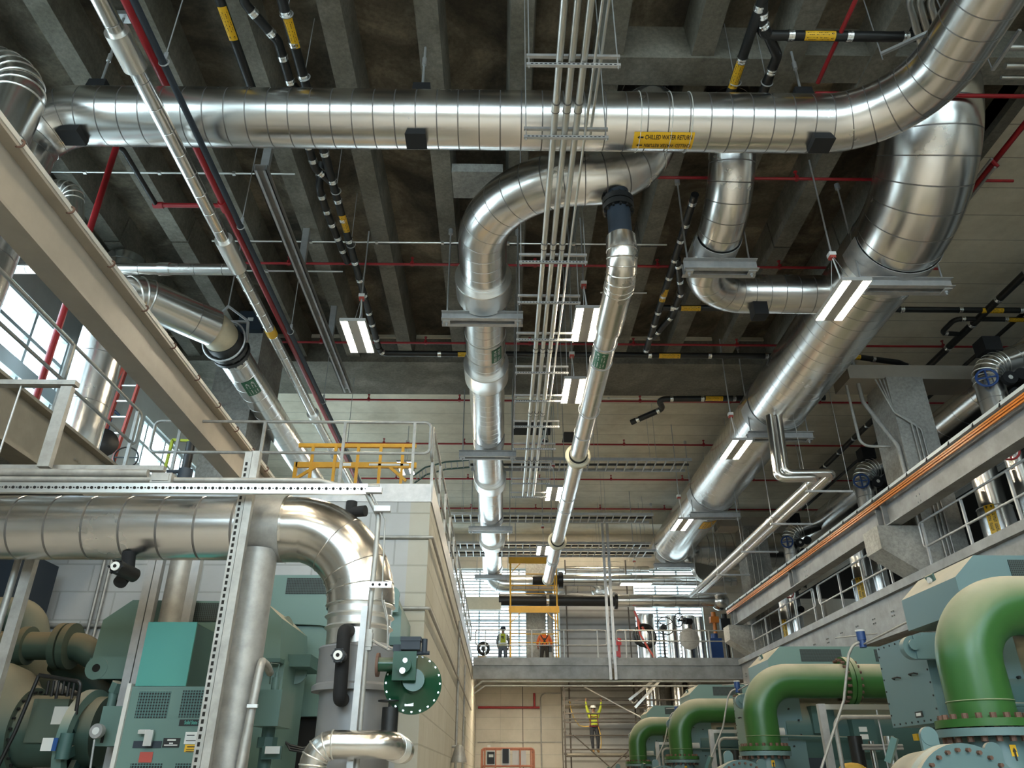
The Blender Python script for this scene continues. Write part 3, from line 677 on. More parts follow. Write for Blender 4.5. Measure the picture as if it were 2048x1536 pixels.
# ---- J-shaped pipe between the two
t = thing('insulated_pipe', (3.95, 12.5, 10.0), 'silver J-shaped pipe resting on a channel and bending sideways into the widest duct', 'pipe')
pa = fillet([(3.98, 9.75, 12.72), (3.98, 9.75, 10.4), (3.9, 12.95, 10.4), (6.72, 12.95, 10.4)], [1.55, 1.05], 16)
part('jacket', MB().tube(pa, .40, 44, seam=.30, sw=.012, sd=.006), JK, t)
part('patch_sheet', MB().lathe((3.93, 11.3, 10.4), (-.02, 1, 0), [(0, .40), (0, .412), (.5, .412), (.5, .40)], 40), 'alu', t)
part('support_block', MB().box((5.0, 12.72, 9.78), (5.28, 13.0, 10.1)), 'foam', t, 'black foam block under the pipe')
channel_hanger(3.28, 4.62, 11.35, 9.99, .22, 12.0, 'short channel hanger with two rods under the J-shaped pipe', 3.94, .412, 10.4)
# ---- small jacketed line and sprinkler main on the left
t = thing('insulated_pipe', (-4.62, 14, 9.39), 'narrow silver jacketed pipe with wider sleeves, running in depth below the crossing pipe', 'pipe')
part('jacket', MB().tube([(-4.62, 2.5, 9.5), (-4.62, 27.5, 9.5)], .105, 24, seam=.42, sw=.010, sd=.004), JK, t)
for y0, y1 in ((6.2, 6.72), (10.15, 10.95), (16.9, 17.25), (22.5, 23.0)): part('sleeve', MB().lathe((-4.62, y0, 9.5), (0, 1, 0), [(0, .10), (0, .15), (y1-y0, .15), (y1-y0, .10)], 28), 'alu', t)
part('label', MB().cyl((-4.62, 12.95, 9.5), (-4.62, 13.2, 9.5), .108, 20), 'label', t)
one('sprinkler_main', MB().tube([(-5.28, 2.5, 11.2), (-5.28, 33, 11.2)], .058, 16).cyl((-5.28, 11.2, 11.2), (-5.28, 11.45, 11.2), .085, 16), 'red', 'long red sprinkler main running in depth above the narrow silver pipe', 'pipe')
t = thing('steel_conduit', (-4.27, 12, 9.5), 'dark grey conduit running beside the red main, passing in front of the crossing pipe', 'conduit')
part('tube', MB().tube([(-4.27, 2.5, 9.55), (-4.27, 24, 9.55)], .045, 14), 'tealdark' if False else 'navy', t)
for y in (6.7, 9.9, 13.2, 16.4, 19.5):
    part('clevis', MB().torus((-4.27, y, 9.57), (0, 1, 0), .062, .010, 18, 6).bar((-4.27, y, 9.62), (-4.27, y, 9.75), .05, .01).cyl((-4.27, y, 9.7), (-4.27, y, 12.66), .008, 6), 'galv', t)
t = thing('sprinkler_pipe', (-6.6, 9.8, 5.7), 'red riser dropping past the crane beam from under the crossing pipe', 'pipe')
part('riser', MB().tube([(-6.62, 9.8, 5.7), (-6.62, 9.8, 11.2)], .05, 14), 'red', t)
part('header', MB().tube(fillet([(-6.62, 9.8, 11.2), (-6.55, 9.9, 11.2), (-6.55, 11.3, 11.2)], .05), .045, 12), 'iron', t, 'black branch with red fittings')
part('branch', MB().tube([(-6.55, 11.32, 11.2), (-5.3, 11.32, 11.2)], .045, 12).cyl((-6.6, 11.32, 11.2), (-6.42, 11.32, 11.2), .065, 12), 'red', t)
SPY = (10.88, 13.67, 17.07, 20.43, 23.76, 27.15, 30.68)
for i, y in enumerate(SPY):
    zz = 11.6
    x0, x1 = (1.5 if i == 0 else -6.0 if i in (1, 2) else -5.28), (9.6 if i < 2 else 13.5)
    t = thing('sprinkler_pipe', (2, y, zz-.03), 'red sprinkler branch line across the ceiling, %s from the crossing pipe' % ORD[i], 'pipe', 'red sprinkler branch lines')
    part('tube', MB().tube([(x0, y, zz), (x1, y, zz)], .030, 10), 'red', t)
    x = x0+1.3
    while x < x1:
        part('sprinkler_head', MB().cyl((x, y, zz), (x, y, zz+.16), .018, 8).cyl((x, y, zz+.16), (x, y, zz+.175), .04, 10).cyl((x, y, zz-.03), (x, y, zz+.06), .045, 8), 'red', t); x += 2.7
one('sprinkler_pipe', MB().tube([(4.92, 2.5, 11.3), (4.92, 8.4, 11.3)], .034, 10), 'red', 'red pipe running in depth at the top, beside the yellow-labelled black drain', 'pipe')
one('sprinkler_pipe', MB().tube([(8.82, 2.5, 11.45), (8.82, 16.0, 11.45)], .05, 12).cyl((8.75, 10.2, 11.45), (8.82, 10.2, 11.3), .04, 8).cyl((8.75, 11.3, 11.45), (8.72, 11.3, 11.2), .04, 8), 'red', 'red main along the edge of the cream ceiling, behind the widest duct', 'pipe')
one('sprinkler_pipe', MB().tube([(6.4, 8.62, 11.3), (8.75, 8.62, 11.3)], .034, 10).cyl((4.95, 8.6, 11.3), (6.4, 8.62, 11.3), .03, 10), 'red', 'short red cross pipe seen above the bend of the crossing pipe', 'pipe')
# ---- three conduits on trapezes down the middle
for i, (x, nm) in enumerate(((.655, 'nearest the thick middle pipe'), (.80, 'middle one of the three'), (.945, 'nearest the slim pipe'))):
    t = thing('steel_conduit', (x, 12, 9.16), 'bright steel conduit on the strut trapezes, '+nm, 'conduit', 'three conduits on trapezes')
    part('tube', MB().tube([(x, 2.2, 9.2), (x, 22.2, 9.2)], .0435, 16), 'conduit', t)
    for y in (7.0, 9.85, 13.2, 16.2, 19.2): part('coupling', MB().cyl((x, y-.07, 9.2), (x, y+.07, 9.2), .052, 16).cyl((x, y-.075, 9.2), (x, y-.06, 9.2), .055, 16, 1).cyl((x, y+.06, 9.2), (x, y+.075, 9.2), .055, 16, 1), ['conduit', 'seam'], t)
for i, (x, z) in enumerate(((1.07, 9.17), (1.16, 9.3))):
    one('steel_conduit', MB().tube([(x, 2.2, z), (x, 18 if i == 0 else 7.6, z)], .018, 10).cyl((x, 6.3, z), (x, 6.4, z), .024, 10), 'conduit', ('thin conduit tied to the trapezes beside the three thicker ones', 'thinnest conduit, ending just above the crossing pipe')[i], 'conduit')
for i, y in enumerate((6.3, 7.45, 10.2, 11.4, 12.7, 14.05, 15.4, 16.8, 18.2, 19.5, 20.8, 22.0)):
    t = thing('strut_trapeze', (.82, y, 9.1), 'strut trapeze under the three conduits, %s counted from the top of the picture' % ORD[i], 'hanger', 'strut trapezes for the conduits')
    x0, x1 = .26, 1.38
    for z in (9.125, 9.275):
        mb = MB(); mb.box((x0, y-.02, z-.02), (x1, y+.02, z+.02))
        if z < 9.2:
            k = x0+.05
            while k < x1-.05: mb.box((k, y-.021, z-.008), (k+.03, y-.0195, z+.006), 1); k += .055
        part('strut', mb, ['galv', 'dark'], t)
    for x in (x0+.03, x1-.03): part('hanger_rod', MB().cyl((x, y, 9.07), (x, y, 12.66 if y < 18 else 12.36), .008, 6), 'galv', t)
# ---- cast-iron drains with bright couplings and yellow labels
def drain(label, paths, r=.075, step=.85, labels=(), hang=()):
    pts = [V(p) for pa in paths for p in pa]; c = sum(pts, V((0, 0, 0)))/len(pts)
    t = thing('drain_pipe', c, label, 'pipe', None)
    for pa in paths:
        fp = fillet(pa, .16, 5); part('pipe', MB().tube(fp, r, 16), 'iron', t)
        L = plen(fp); a = .22
        while a < L-.1:
            s = 0
            for i in range(1, len(fp)):
                d = (fp[i]-fp[i-1]).length
                if s+d >= a: break
                s += d
            u = (fp[i]-fp[i-1]).normalized(); p = fp[i-1]+u*(a-s)
            part('coupling', MB().cyl(p-u*.045, p+u*.045, r+.007, 16).cyl(p-u*.03, p-u*.018, r+.012, 16).cyl(p+u*.018, p+u*.03, r+.012, 16), 'band', t)
            a += step*random.uniform(.8, 1.2)
    for (p, ax, up, ln) in labels:
        part('label', wrap_label(p, ax, up, r+.002, ln, r*2.0, [('#47', r*.42, -.03), ('#65', -r*.5, -.03), ('>', r*.45, ln*.40)], .045), ['label', 'ink'], t, 'yellow pipe label')
    for (p) in hang:
        p = V(p); part('clevis', MB().torus(p, (1, 0, 0) if False else (0, 1, 0), r+.015, .010, 20, 6).cyl(p+V((0, 0, r)), p+V((0, 0, 12.66-p.z)), .007, 6), 'galv', t)
    return t
Z = 11.3
drain('straight black drain with a yellow label between the red main and the jointed drains', [[(-4.0, 3, Z), (-4.0, 8.9, Z)]], .07, 9, [((-4.0, 7.45, Z), (0, 1, 0), (.2, -.3, -.95), .55)])
drain('black drain line with many bright couplings, leading to the lamp over the mezzanine', [[(-3.12, 3, Z), (-3.15, 16.75, Z)]], .075, .62, [((-3.12, 7.6, Z), (0, 1, 0), (.2, -.3, -.95), .5), ((-3.13, 11.9, Z), (0, 1, 0), (.2, -.3, -.95), .5)], [(-3.12, 7.3, Z), (-3.12, 8.4, Z), (-3.12, 11.0, Z), (-3.12, 12.6, Z)])
drain('crooked black drain branch joining the jointed drain line just before the crossing pipe', [[(-3.66, 5.5, Z), (-3.66, 7.15, Z), (-3.36, 7.75, Z), (-3.36, 8.5, Z), (-3.18, 8.9, Z)]], .07, .42)
drain('crooked black drain branch below the crossing pipe, joining the jointed drain line', [[(-3.38, 9.2, Z), (-3.38, 10.4, Z), (-3.16, 10.75, Z)], [(-3.42, 10.8, Z+.5), (-3.42, 10.95, Z), (-3.4, 11.6, Z-.02), (-3.3, 13.2, Z)]], .07, .42)
drain('black drain line running crosswise just under the concrete girder', [[(-3.15, 16.8, Z), (-3.1, 17.1, Z), (9.1, 17.1, Z), (10.4, 17.4, Z), (11.2, 17.9, Z)]], .075, 1.35, [((-.9, 17.1, Z), (1, 0, 0), (0, -.6, -.8), .5), ((4.3, 17.1, Z), (1, 0, 0), (0, -.6, -.8), .55), ((9.0, 17.1, Z), (1, 0, 0), (0, -.6, -.8), .5)])
drain('black drain with a Y-joint and yellow labels, between the conduits and the widest duct', [[(3.62, 3, Z), (3.60, 9.4, Z)], [(3.62, 7.0, Z), (3.78, 7.55, Z), (7.0, 7.55, Z)], [(3.62, 7.2, Z), (4.12, 7.9, Z), (4.12, 9.3, Z)]], .075, .8, [((3.60, 8.25, Z), (0, 1, 0), (-.2, -.3, -.95), .5), ((4.62, 7.55, Z), (1, 0, 0), (0, -.6, -.8), .45)], [(3.62, 8.4, Z), (4.12, 8.4, Z)])
drain('zigzag black drain with bright couplings behind the J-shaped pipe', [[(3.58, 11.0, Z), (3.66, 16.9, Z)], [(3.66, 13.0, Z), (4.0, 14.2, Z), (4.0, 15.2, Z), (3.72, 16.2, Z)]], .075, .6, [((3.63, 14.3, Z), (0, 1, 0), (-.2, -.3, -.95), .5)])
drain('black drain line running crosswise below the J-shaped pipe to the cream ceiling', [[(3.7, 14.86, Z), (12.6, 14.86, Z)]], .07, 1.4, [((4.35, 14.86, Z), (1, 0, 0), (0, -.6, -.8), .45), ((11.4, 14.86, Z), (1, 0, 0), (0, -.6, -.8), .5)])
drain('black drain with a U-bend beside the sloping drain at the cream ceiling', [[(13.2, 15.25, Z), (10.75, 15.25, Z), (10.75, 15.9, Z), (11.25, 15.95, Z)]], .06, .9, [((12.2, 15.25, Z), (1, 0, 0), (0, -.6, -.8), .45)])
drain('long black drain running in depth across the cream ceiling, above the gallery with the valves', [[(11.3, 9, Z), (11.3, 30.5, Z)]], .085, 1.25)
drain('thin dark pipe parallel to the long black drain on the cream ceiling', [[(12.35, 9, Z+.1), (12.35, 30, Z+.1)]], .05, 30)
drain('short black drain stub with a slanting end on the cream ceiling, just behind the girder', [[(3.85, 20.75, Z-.25), (4.75, 20.3, Z), (4.5, 19.75, Z+.05), (9.3, 19.6, Z+.05)]], .085, .8, [((6.1, 19.66, Z+.05), (1, 0, 0), (0, -.6, -.8), .5)])
# ---- strut rail and small services on the left
t = thing('steel_channel_rail', (-4.19, 14, 10.9), 'galvanised channel rail running in depth beside the narrow silver pipe', 'rail')
part('rail', MB().box((-4.30, 10.0, 10.98), (-4.08, 18.5, 11.0)).box((-4.30, 10.0, 10.86), (-4.285, 18.5, 10.98)).box((-4.095, 10.0, 10.86), (-4.08, 18.5, 10.98)).box((-4.30, 10.0, 10.86), (-4.24, 18.5, 10.872)).box((-4.14, 10, 10.86), (-4.08, 18.5, 10.872)), 'galv', t)
for y in (10.2, 13.0, 16.0): part('bracket', MB().box((-4.26, y-.05, 11.0), (-4.12, y+.05, 12.02)), 'galv', t)
for i, (y, z, x0, x1, lb) in enumerate(((11.05, 11.75, -8.6, -3.95, 'thin grey conduit crossing under the ceiling ribs just below the crossing pipe'), (13.1, 11.75, -6.2, 3.5, 'thin grey conduit crossing the ceiling ribs just above the first long red branch line'), (14.1, 11.7, -6.0, -3.6, 'thin grey conduit crossing just below the red branch line on the left'), (15.0, 11.8, 2.3, 3.4, 'short thin conduit crossing behind the slim pipe'), (20.6, 11.78, -.3, 5.0, 'thin conduit running along the girder edge'))):
    mb = MB().tube([(x0, y, z), (x1, y, z)], .018, 8)
    for k in range(int((x1-x0)/1.4)): mb.box((x0+.7+k*1.4-.03, y-.03, z-.03), (x0+.7+k*1.4+.03, y+.03, z+.03))
    one('thin_conduit', mb, 'conduit', lb, 'conduit')
one('insulated_pipe', MB().tube([(-9.3, 11.35, 9.75), (-4.8, 11.35, 9.75)], .105, 20, seam=.5, sw=.01, sd=.004).cyl((-6.2, 11.35, 9.75), (-6.0, 11.35, 9.75), .125, 20), JK, 'narrow silver pipe crossing from the windows to the sleeve of the other narrow pipe', 'pipe')
# ---- pipe with the beige elbow and black flange
t = thing('insulated_pipe', (-5.7, 16, 9.15), 'silver pipe with a beige elbow, black flange and green label, rising behind the crane beam', 'pipe')
pa = fillet([(-6.95, 11.55, 5.75), (-6.95, 11.55, 9.5), (-5.72, 12.95, 9.5)], [.55], 14)
part('jacket', MB().tube(pa, .37, 40, seam=.9, sw=.012, sd=.004), JK, t)
part('crinkled_elbow', crinkles(MB(), pa, .37, 3.2, 4.15, .14, .017), 'alu', t)
pb = fillet([(-6.1, 12.52, 9.5), (-5.69, 12.99, 9.5), (-5.67, 13.75, 9.5)], [.6], 10)
part('bare_elbow', MB().tube(pb, .345, 36), 'beige', t, 'beige elbow without jacket')
fl = MB()
for y in (13.62, 13.8): fl.cyl((-5.67, y, 9.5), (-5.67, y+.11, 9.5), .40, 36)
fl.cyl((-5.67, 13.3, 9.5), (-5.67, 13.62, 9.5), .36, 36); fl.bolts((-5.67, 13.77, 9.5), (0, 1, 0), .36, 16, .022, .42)
part('flange', fl, 'iron', t, 'pair of black bolted flanges')
part('jacket', MB().tube([(-5.67, 13.9, 9.5), (-5.65, 28, 9.5)], .33, 40, seam=.5, sw=.012, sd=.004), JK, t)
part('label', wrap_label((-5.67, 15.0, 9.5), (0, 1, 0), (.50, 0, -.87), .335, .62, .30, [('#43', .06, .06), ('#34', -.06, .06), ('>', .06, -.20)], .10*.9), ['greenlab', 'white'], t, 'green label with white lettering')
h = thing('pipe_hanger', (-5.67, 13.5, 9.1), 'ring hanger with a triangular bracket round the black flange', 'hanger')
part('ring', MB().torus((-5.67, 13.45, 9.5), (.1, 1, .15), .44, .022, 36, 8), 'galv', h)
part('bracket', MB().bar((-5.95, 13.4, 9.92), (-5.25, 13.45, 9.95), .05, .05).bar((-5.25, 13.45, 9.95), (-5.22, 13.5, 9.5), .05, .05).bar((-5.95, 13.4, 9.92), (-5.7, 13.4, 10.3), .04, .04).bar((-5.7, 13.4, 10.3), (-5.25, 13.45, 9.97), .04, .04), 'galv', h)
part('hanger_rod', MB().cyl((-5.7, 13.4, 10.25), (-5.7, 13.4, 12.66), .015, 8), 'galv', h)
# ================================================================ left side: crane beam, gallery, mezzanine
t = thing('crane_beam', (-4.88, 15, 6.42), 'cream crane runway beam crossing the upper left, its flange edge set with small clips', 'beam')
mb = MB(); X0, X1 = -5.03, -4.73
mb.box((X0, YB+.05, 6.42), (X1, 36.8, 6.455)); mb.box((-4.895, YB+.05, 6.455), (-4.865, 36.8, 7.06)); mb.box((X0, YB+.05, 7.06), (X1, 36.8, 7.1))
part('beam_section', mb, 'cream', t)
part('rail', MB().box((-4.92, YB+.05, 7.1), (-4.84, 36.8, 7.19)).box((-4.80, YB+.05, 7.1), (-4.72, 36.8, 7.16)), 'whitedim', t)
y = 5.6
while y < 24:
    part('rail_clip', MB().torus((-4.725, y, 7.10), (0, 1, 0), .045, .012, 12, 6), 'rust', t); y += .98
def rail_run(name, label, pts_top, zdrop, posts, zdeck, r=.025, mat='galvpipe', grp='pipe guard rails', loops=(True, True)):
    "pipe railing: a top rail and a mid rail joined by round ends, with posts"
    t = thing(name, (sum((V(p) for p in pts_top), V((0, 0, 0)))/len(pts_top)).to_tuple()[:2]+(zdeck,), label, 'railing', grp)
    top = [V(p) for p in pts_top]; mid = [p-V((0, 0, zdrop)) for p in top]
    path = top + list(reversed(mid))
    if loops[0]: path = path+[path[0]]
    fp = fillet(path[:len(top)*2] , .09, 5) if not loops[0] else fillet([top[0].lerp(top[1], .02)]+top[1:]+list(reversed(mid))+[top[0], top[0].lerp(top[1], .02)], .09, 5)
    part('rail', MB().tube(fp, r, 10), mat, t)
    for p in posts: part('post', MB().bar((p[0], p[1], zdeck), (p[0], p[1], top[0].z), .045, .045), mat, t)
    return t
rail_run('guard_rail', 'pipe railing along the edge of the left-hand gallery, behind the crane beam', [(-5.74, -4, 6.75), (-5.74, 11.1, 6.75)], .54, [(-5.74, y, 0) for y in (.5, 2.6, 4.7, 6.8, 8.9, 10.95)], 5.65)
rail_run('guard_rail', 'pipe railing along the front edge of the block building roof', [(-5.62, 11.36, 6.75), (-1.16, 11.36, 6.75)], .54, [(x, 11.36, 0) for x in (-5.2, -3.85, -2.55, -1.42)], 5.65)
rail_run('guard_rail', 'pipe railing running away along the side edge of the block building roof', [(-1.14, 11.5, 6.75), (-1.14, 30.2, 6.75)], .54, [(-1.14, 11.7+1.55*i, 0) for i in range(12)], 5.65)
# yellow scaffold frame lying as a guard on the mezzanine
t = thing('scaffold_guard', at(705, 925, y=13.0), 'yellow ladder-like scaffold frame standing on the block building roof', 'scaffold')
def P(y, *px): return [at(u, v, y=y) for (u, v) in px]
a = at(598, 891, y=13); b = at(833, 889, y=13); c = at(592, 930, y=13); d = at(833, 930, y=13)
part('top_rail', MB().bar(a, V((b.x, 13, a.z)), .06, .07), 'yellow', t)
part('bottom_rail', MB().bar(c, V((d.x, 13, c.z)), .06, .10), 'yellow', t)
for u in (626, 672, 717, 762, 806):
    x = at(u, 905, y=13).x; part('upright', MB().bar((x, 12.98, 5.66), (x, 12.98, a.z+.02), .05, .05), 'yellow', t)
part('end_post', MB().bar((c.x, 13, 5.66), (c.x, 13, c.z+.05), .06, .06), 'yellow', t)
for (u0, v0, u1, v1) in ((590, 958, 632, 933), (780, 935, 812, 962)): part('brace', MB().bar(at(u0, v0, y=12.98), at(u1, v1, y=12.98), .04, .05), 'yellow', t)
part('label', MB().box((at(682, 930, y=12.96).x, 12.955, c.z-.03), (at(702, 930, y=12.96).x, 12.966, c.z+.03)), 'white', t); part('label', MB().box((at(738, 930, y=12.96).x, 12.955, c.z-.02), (at(818, 930, y=12.96).x, 12.966, c.z+.02)), 'whitedim', t)
# window-side pipes, ladders and hydrant gear on the gallery
for i, (u, v, y, r, lb) in enumerate(((180, 780, 14.0, .40, 'fat vertical silver pipe on the gallery between the two lit windows'),)):
    p = at(u, v, y=y); t = thing('insulated_pipe', (p.x, y, BZ), lb, 'pipe')
    part('jacket', MB().tube([(p.x, y, BZ), (p.x, y, 11.9)], r, 36, seam=1.1, sw=.012, sd=.004), JK, t)
p = at(205, 885, y=13.4); t = thing('gate_valve', (p.x, 13.4, BZ), 'round black valve body beside the fat vertical pipe on the gallery', 'valve')
part('body', MB().lathe((p.x, 13.4, p.z), (.6, -.8, 0), [(-.12, .05), (-.1, .26), (.02, .28), (.06, .2), (.1, .08)], 24), 'iron', t); part('stand', MB().cyl((p.x, 13.45, BZ), (p.x, 13.45, p.z), .05, 10), 'iron', t)
def ladder(name, label, foot, head, w, mat, n=10, wd=(1, 0, 0)):
    t = thing(name, foot, label, 'ladder'); f, h, wv = V(foot), V(head), V(wd).normalized()*w/2
    for s in (-1, 1): part('side_rail', MB().bar(f+wv*s, h+wv*s, .045, .09), mat, t)
    for i in range(n): 
        q = f.lerp(h, (i+.6)/n); part('rung', MB().bar(q-wv, q+wv, .03, .03), 'alu', t)
a = at(215, 930, y=13.9); b = at(237, 720, y=13.9)
ladder('step_ladder', 'red fibreglass ladder standing on the gallery beside the blue pipe', (a.x-.18, 13.9, BZ), (a.x-.05, 14.1, b.z), .36, 'redlite')
a = at(120, 820, y=12.2); ladder('step_ladder', 'red fibreglass ladder leaning by the near lit window', (a.x, 12.2, BZ), (a.x+.55, 12.6, BZ+3.1), .40, 'redlite', 9)
p = at(255, 800, x=-8.85); one('blue_pipe', MB().tube(fillet([(-8.8, 15.7, BZ), (-8.8, 15.7, 9.0), (-8.8, 16.0, 9.0)], .1), .035, 10), 'bluepipe', 'thin blue pipe on the pier between the two lit windows', 'pipe')
t = thing('handwheel_valve', at(250, 930, y=13.0), 'black handwheel behind the gallery railing', 'valve'); p = at(252, 915, y=13.0)
part('wheel', MB().torus(p, (.3, -1, 0), .2, .015, 24, 6).bar(p-V((.2, 0, 0)), p+V((.2, 0, 0)), .02, .02).bar(p-V((0, 0, .2)), p+V((0, 0, .2)), .02, .02), 'iron', t); part('stem', MB().cyl((p.x, 13.02, BZ), (p.x, 13.02, p.z), .03, 8), 'bluepipe', t)
t = thing('standpipe', at(370, 935, y=14.5), 'black standpipe with a bright yellow-green frame on the mezzanine', 'pipe'); p = at(372, 935, y=14.5)
part('pipe', MB().cyl((p.x, 14.5, BZ), (p.x, 14.5, at(372, 885, y=14.5).z), .09, 14), 'iron', t)
q = at(355, 880, y=14.5); part('frame', MB().bar((q.x-.18, 14.5, BZ), (q.x-.1, 14.5, q.z), .05, .05).bar((q.x-.02, 14.5, BZ), (q.x+.02, 14.5, q.z), .05, .05).bar((q.x-.1, 14.5, q.z), (q.x+.3, 14.5, q.z-.02), .05, .05), 'hivis', t)
t = thing('column_panel', at(495, 640, y=16.55), 'dark electrical panel high on the concrete column behind the beige elbow', 'panel'); p = at(503, 642, y=16.5)
part('box', MB().box((p.x-.3, 16.42, p.z-.3), (p.x+.3, 16.6, p.z+.25)), 'navy', t); part('label', MB().box((p.x-.07, 16.412, p.z-.05), (p.x+.07, 16.42, p.z+.05)), 'whitedim', t)
# ---- foreground strut work and conduits over the near pipe
ya = 6.15
t = thing('strut_rack', (-3.9, ya, 3.9), 'galvanised strut frame with a top bar at the left edge, standing over the near pipe', 'frame')
p0, p1 = at(-60, 765, y=ya), at(155, 768, y=ya); part('top_bar', MB().bar((p0.x, ya, p1.z), p1, .08, .045), 'galvpipe', t)
a = at(141, 775, y=ya-.05); part('post', MB().bar((a.x-.02, ya-.05, 3.93), (a.x-.02, ya-.05, a.z), .10, .06), 'galvpipe', t)
b = at(50, 770, y=ya); part('hanger_rod', MB().cyl((b.x-.03, ya, 3.9), (b.x-.03, ya, b.z), .009, 8), 'galv', t)
p0 = at(330, 938, y=ya+.1); part('bottom_bar', MB().bar((-5.0, ya+.1, p0.z), (p0.x, ya+.1, p0.z), .06, .045), 'galvpipe', t)
p0 = at(-40, 984, y=5.95); p1 = at(736, 971, y=5.95); zz = (p0.z+p1.z)/2
mb = MB().box((p0.x-1.5, 5.93, zz-.042), (p1.x, 5.97, zz+.042)); x = p0.x-1.4
while x < p1.x-.03:
    mb.cyl((x, 5.925, zz), (x, 5.931, zz), .0125, 8, 1); mb.cyl((x+.029, 5.925, zz), (x+.029, 5.931, zz), .006, 6, 1); x += .0575
one('perforated_strut', mb, ['alu', 'dark'], 'white perforated strut running along the top of the near left pipe', 'strut')
t = thing('steel_conduit', (-3.5, 6.05, 3.85), 'pair of stacked near conduits with a fitting, just above the perforated strut', 'conduit')
c0 = at(300, 952, y=6.05); part('tube', MB().cyl((-6.5, 6.05, c0.z+.025), (c0.x-.02, 6.05, c0.z+.025), .033, 14).cyl((-6.5, 6.05, c0.z-.035), (c0.x+.05, 6.05, c0.z-.035), .026, 14), 'galvpipe', t)
q = at(325, 956, y=6.0); part('fitting', MB().box((q.x-.09, 5.98, q.z-.045), (q.x+.08, 6.08, q.z+.04)).box((q.x-.07, 5.972, q.z-.03), (q.x+.06, 5.98, q.z+.028)), 'galvpipe', t)
e = at(640, 958, y=6.05); part('tube', MB().tube(fillet([(q.x+.08, 6.05, q.z), (e.x, 6.05, q.z), (e.x+.15, 6.05, q.z-.04), (e.x+.5, 6.05, q.z-.05)], .2), .024, 12), 'galvpipe', t)
q = at(370, 950, y=6.25); one('gauge_cap', MB().cyl((q.x, 6.25, q.z-.04), (q.x, 6.25, q.z+.05), .06, 18).cyl((q.x, 6.25, q.z-.1), (q.x, 6.25, q.z-.04), .03, 10).cyl((q.x-.16, 6.25, q.z+.03), (q.x, 6.25, q.z+.03), .018, 8), 'navy', 'small dark round cap with a stub above the near conduits', 'cap')
# ---- near pipe: runs in from the left and turns down
t = thing('insulated_pipe', (-1.17, 6.6, 0), 'near silver pipe entering from the left edge and turning down through a big elbow', 'pipe')
pa = fillet([(-7.5, 6.6, 3.56), (-1.2, 6.6, 3.56), (-1.14, 6.6, 0)], [.66], 18)
k = max(i for i in range(len(pa)) if pa[i].z > 3.55)
part('jacket', MB().tube(pa[:k+1], .278, 48, seam=.315, sw=.016, sd=.006), JK, t)
el = pa[k:]; el = [p for p in el if p.z > 2.92]+[V((-1.185, 6.6, 2.88))]
mb = MB().tube([el[0]-V((.35, 0, 0))]+el, .284, 48); mb.torus(el[6], el[7]-el[5], .284, .005, 48, 6); mb.torus(el[11], el[12]-el[10], .284, .005, 48, 6); mb.torus(el[14], el[15]-el[13], .284, .005, 48, 6)
sp = [p + V((0, -.0, 0)) for p in el]
part('elbow', mb, 'jacket2', t, 'dented elbow jacket')
zs = lambda v: at(710, v, y=6.45).z
part('crinkled_neck', MB().lathe((-1.185, 6.6, 2.92), (0, 0, -1), [(0, .274), (.02, .27), (.04, .292), (.06, .268), (.11, .266), (.13, .288), (.15, .264), (.20, .262), (.22, .284), (.24, .258), (2.92-zs(1288), .255)], 48), 'alu', t)
h1, h2 = zs(1292), zs(1374)
part('sleeve', MB().lathe((-1.17, 6.6, h1), (0, 0, -1), [(-.03, .25), (0, .26), (0, .315), (.015, .322), (.03, .315), (h1-h2-.03, .315), (h1-h2-.01, .345), (h1-h2+.03, .345), (h1-h2+.03, .29)], 48), 'dullsleeve', t, 'wider smooth sleeve')
part('riser', MB().lathe((-1.155, 6.6, h2), (0, 0, -1), [(0, .292), (h2-.9, .288), (h2-.01, .288)], 48), 'dullsleeve', t)
part('patch_sheet', MB().box((-2.18, 6.30, 3.32), (-1.92, 6.335, 3.6)) if False else MB().lathe((-2.2, 6.6, 3.56), (1, 0, 0), [(0, .278), (0, .29), (.32, .29), (.32, .278)], 40), 'jacket2', t)
yb = 6.22
def pp(u, v, y=yb): return at(u, v, y=y)
br = thing('black_bypass', pp(685, 1330), 'black foam-covered bypass with a white valve face on the near vertical pipe', 'pipe')
part('foam_pipe', MB().tube(fillet([pp(702, 1262, 6.45), pp(688, 1262, 6.14), pp(684, 1330, 6.14), pp(679, 1398, 6.14), pp(690, 1400, 6.45)], .05, 6), .052, 18), 'foam', br)
q = pp(677, 1311, 6.02); part('valve_face', MB().cyl(q, q+V((-.0, -.03, 0)), .034, 18).cyl(q+V((0, -.03, 0)), q+V((0, -.035, 0)), .014, 10, 1), ['white', 'dark'], br)
part('valve_cup', MB().cyl(q+V((0, .1, 0)), q+V((0, -.015, 0)), .05, 18).bolts(q, (0, 1, 0), .05, 6, .008, .03), 'iron', br)
br = thing('black_bypass', pp(240, 1140, 6.3), 'black valve with a white face under the near horizontal pipe', 'valve')
q = pp(232, 1133, 6.22); part('valve_cup', MB().cyl(q, q+V((.06, .22, -.02)), .058, 20).bolts(q, (0, 1, 0), .055, 6, .009, .03), 'iron', br); part('valve_face', MB().cyl(q+V((0, -.02, 0)), q+V((0, .01, 0)), .036, 18).cyl(q+V((0, -.026, 0)), q+V((0, -.02, 0)), .014, 10, 1), ['white', 'dark'], br)
part('foam_pipe', MB().tube([pp(258, 1105, 6.5), pp(255, 1145, 6.5), pp(240, 1165, 6.4)], .055, 16), 'foam', br)
q = pp(700, 1018, 6.55); one('black_tee', MB().cyl(q+V((-.02, .1, 0)), q+V((.13, .05, .0)), .05, 18).cyl(q+V((-.01, .1, 0)), q+V((-.01, .1, .1)), .05, 18), 'foam', 'black foam tee sticking out behind the near elbow', 'pipe')
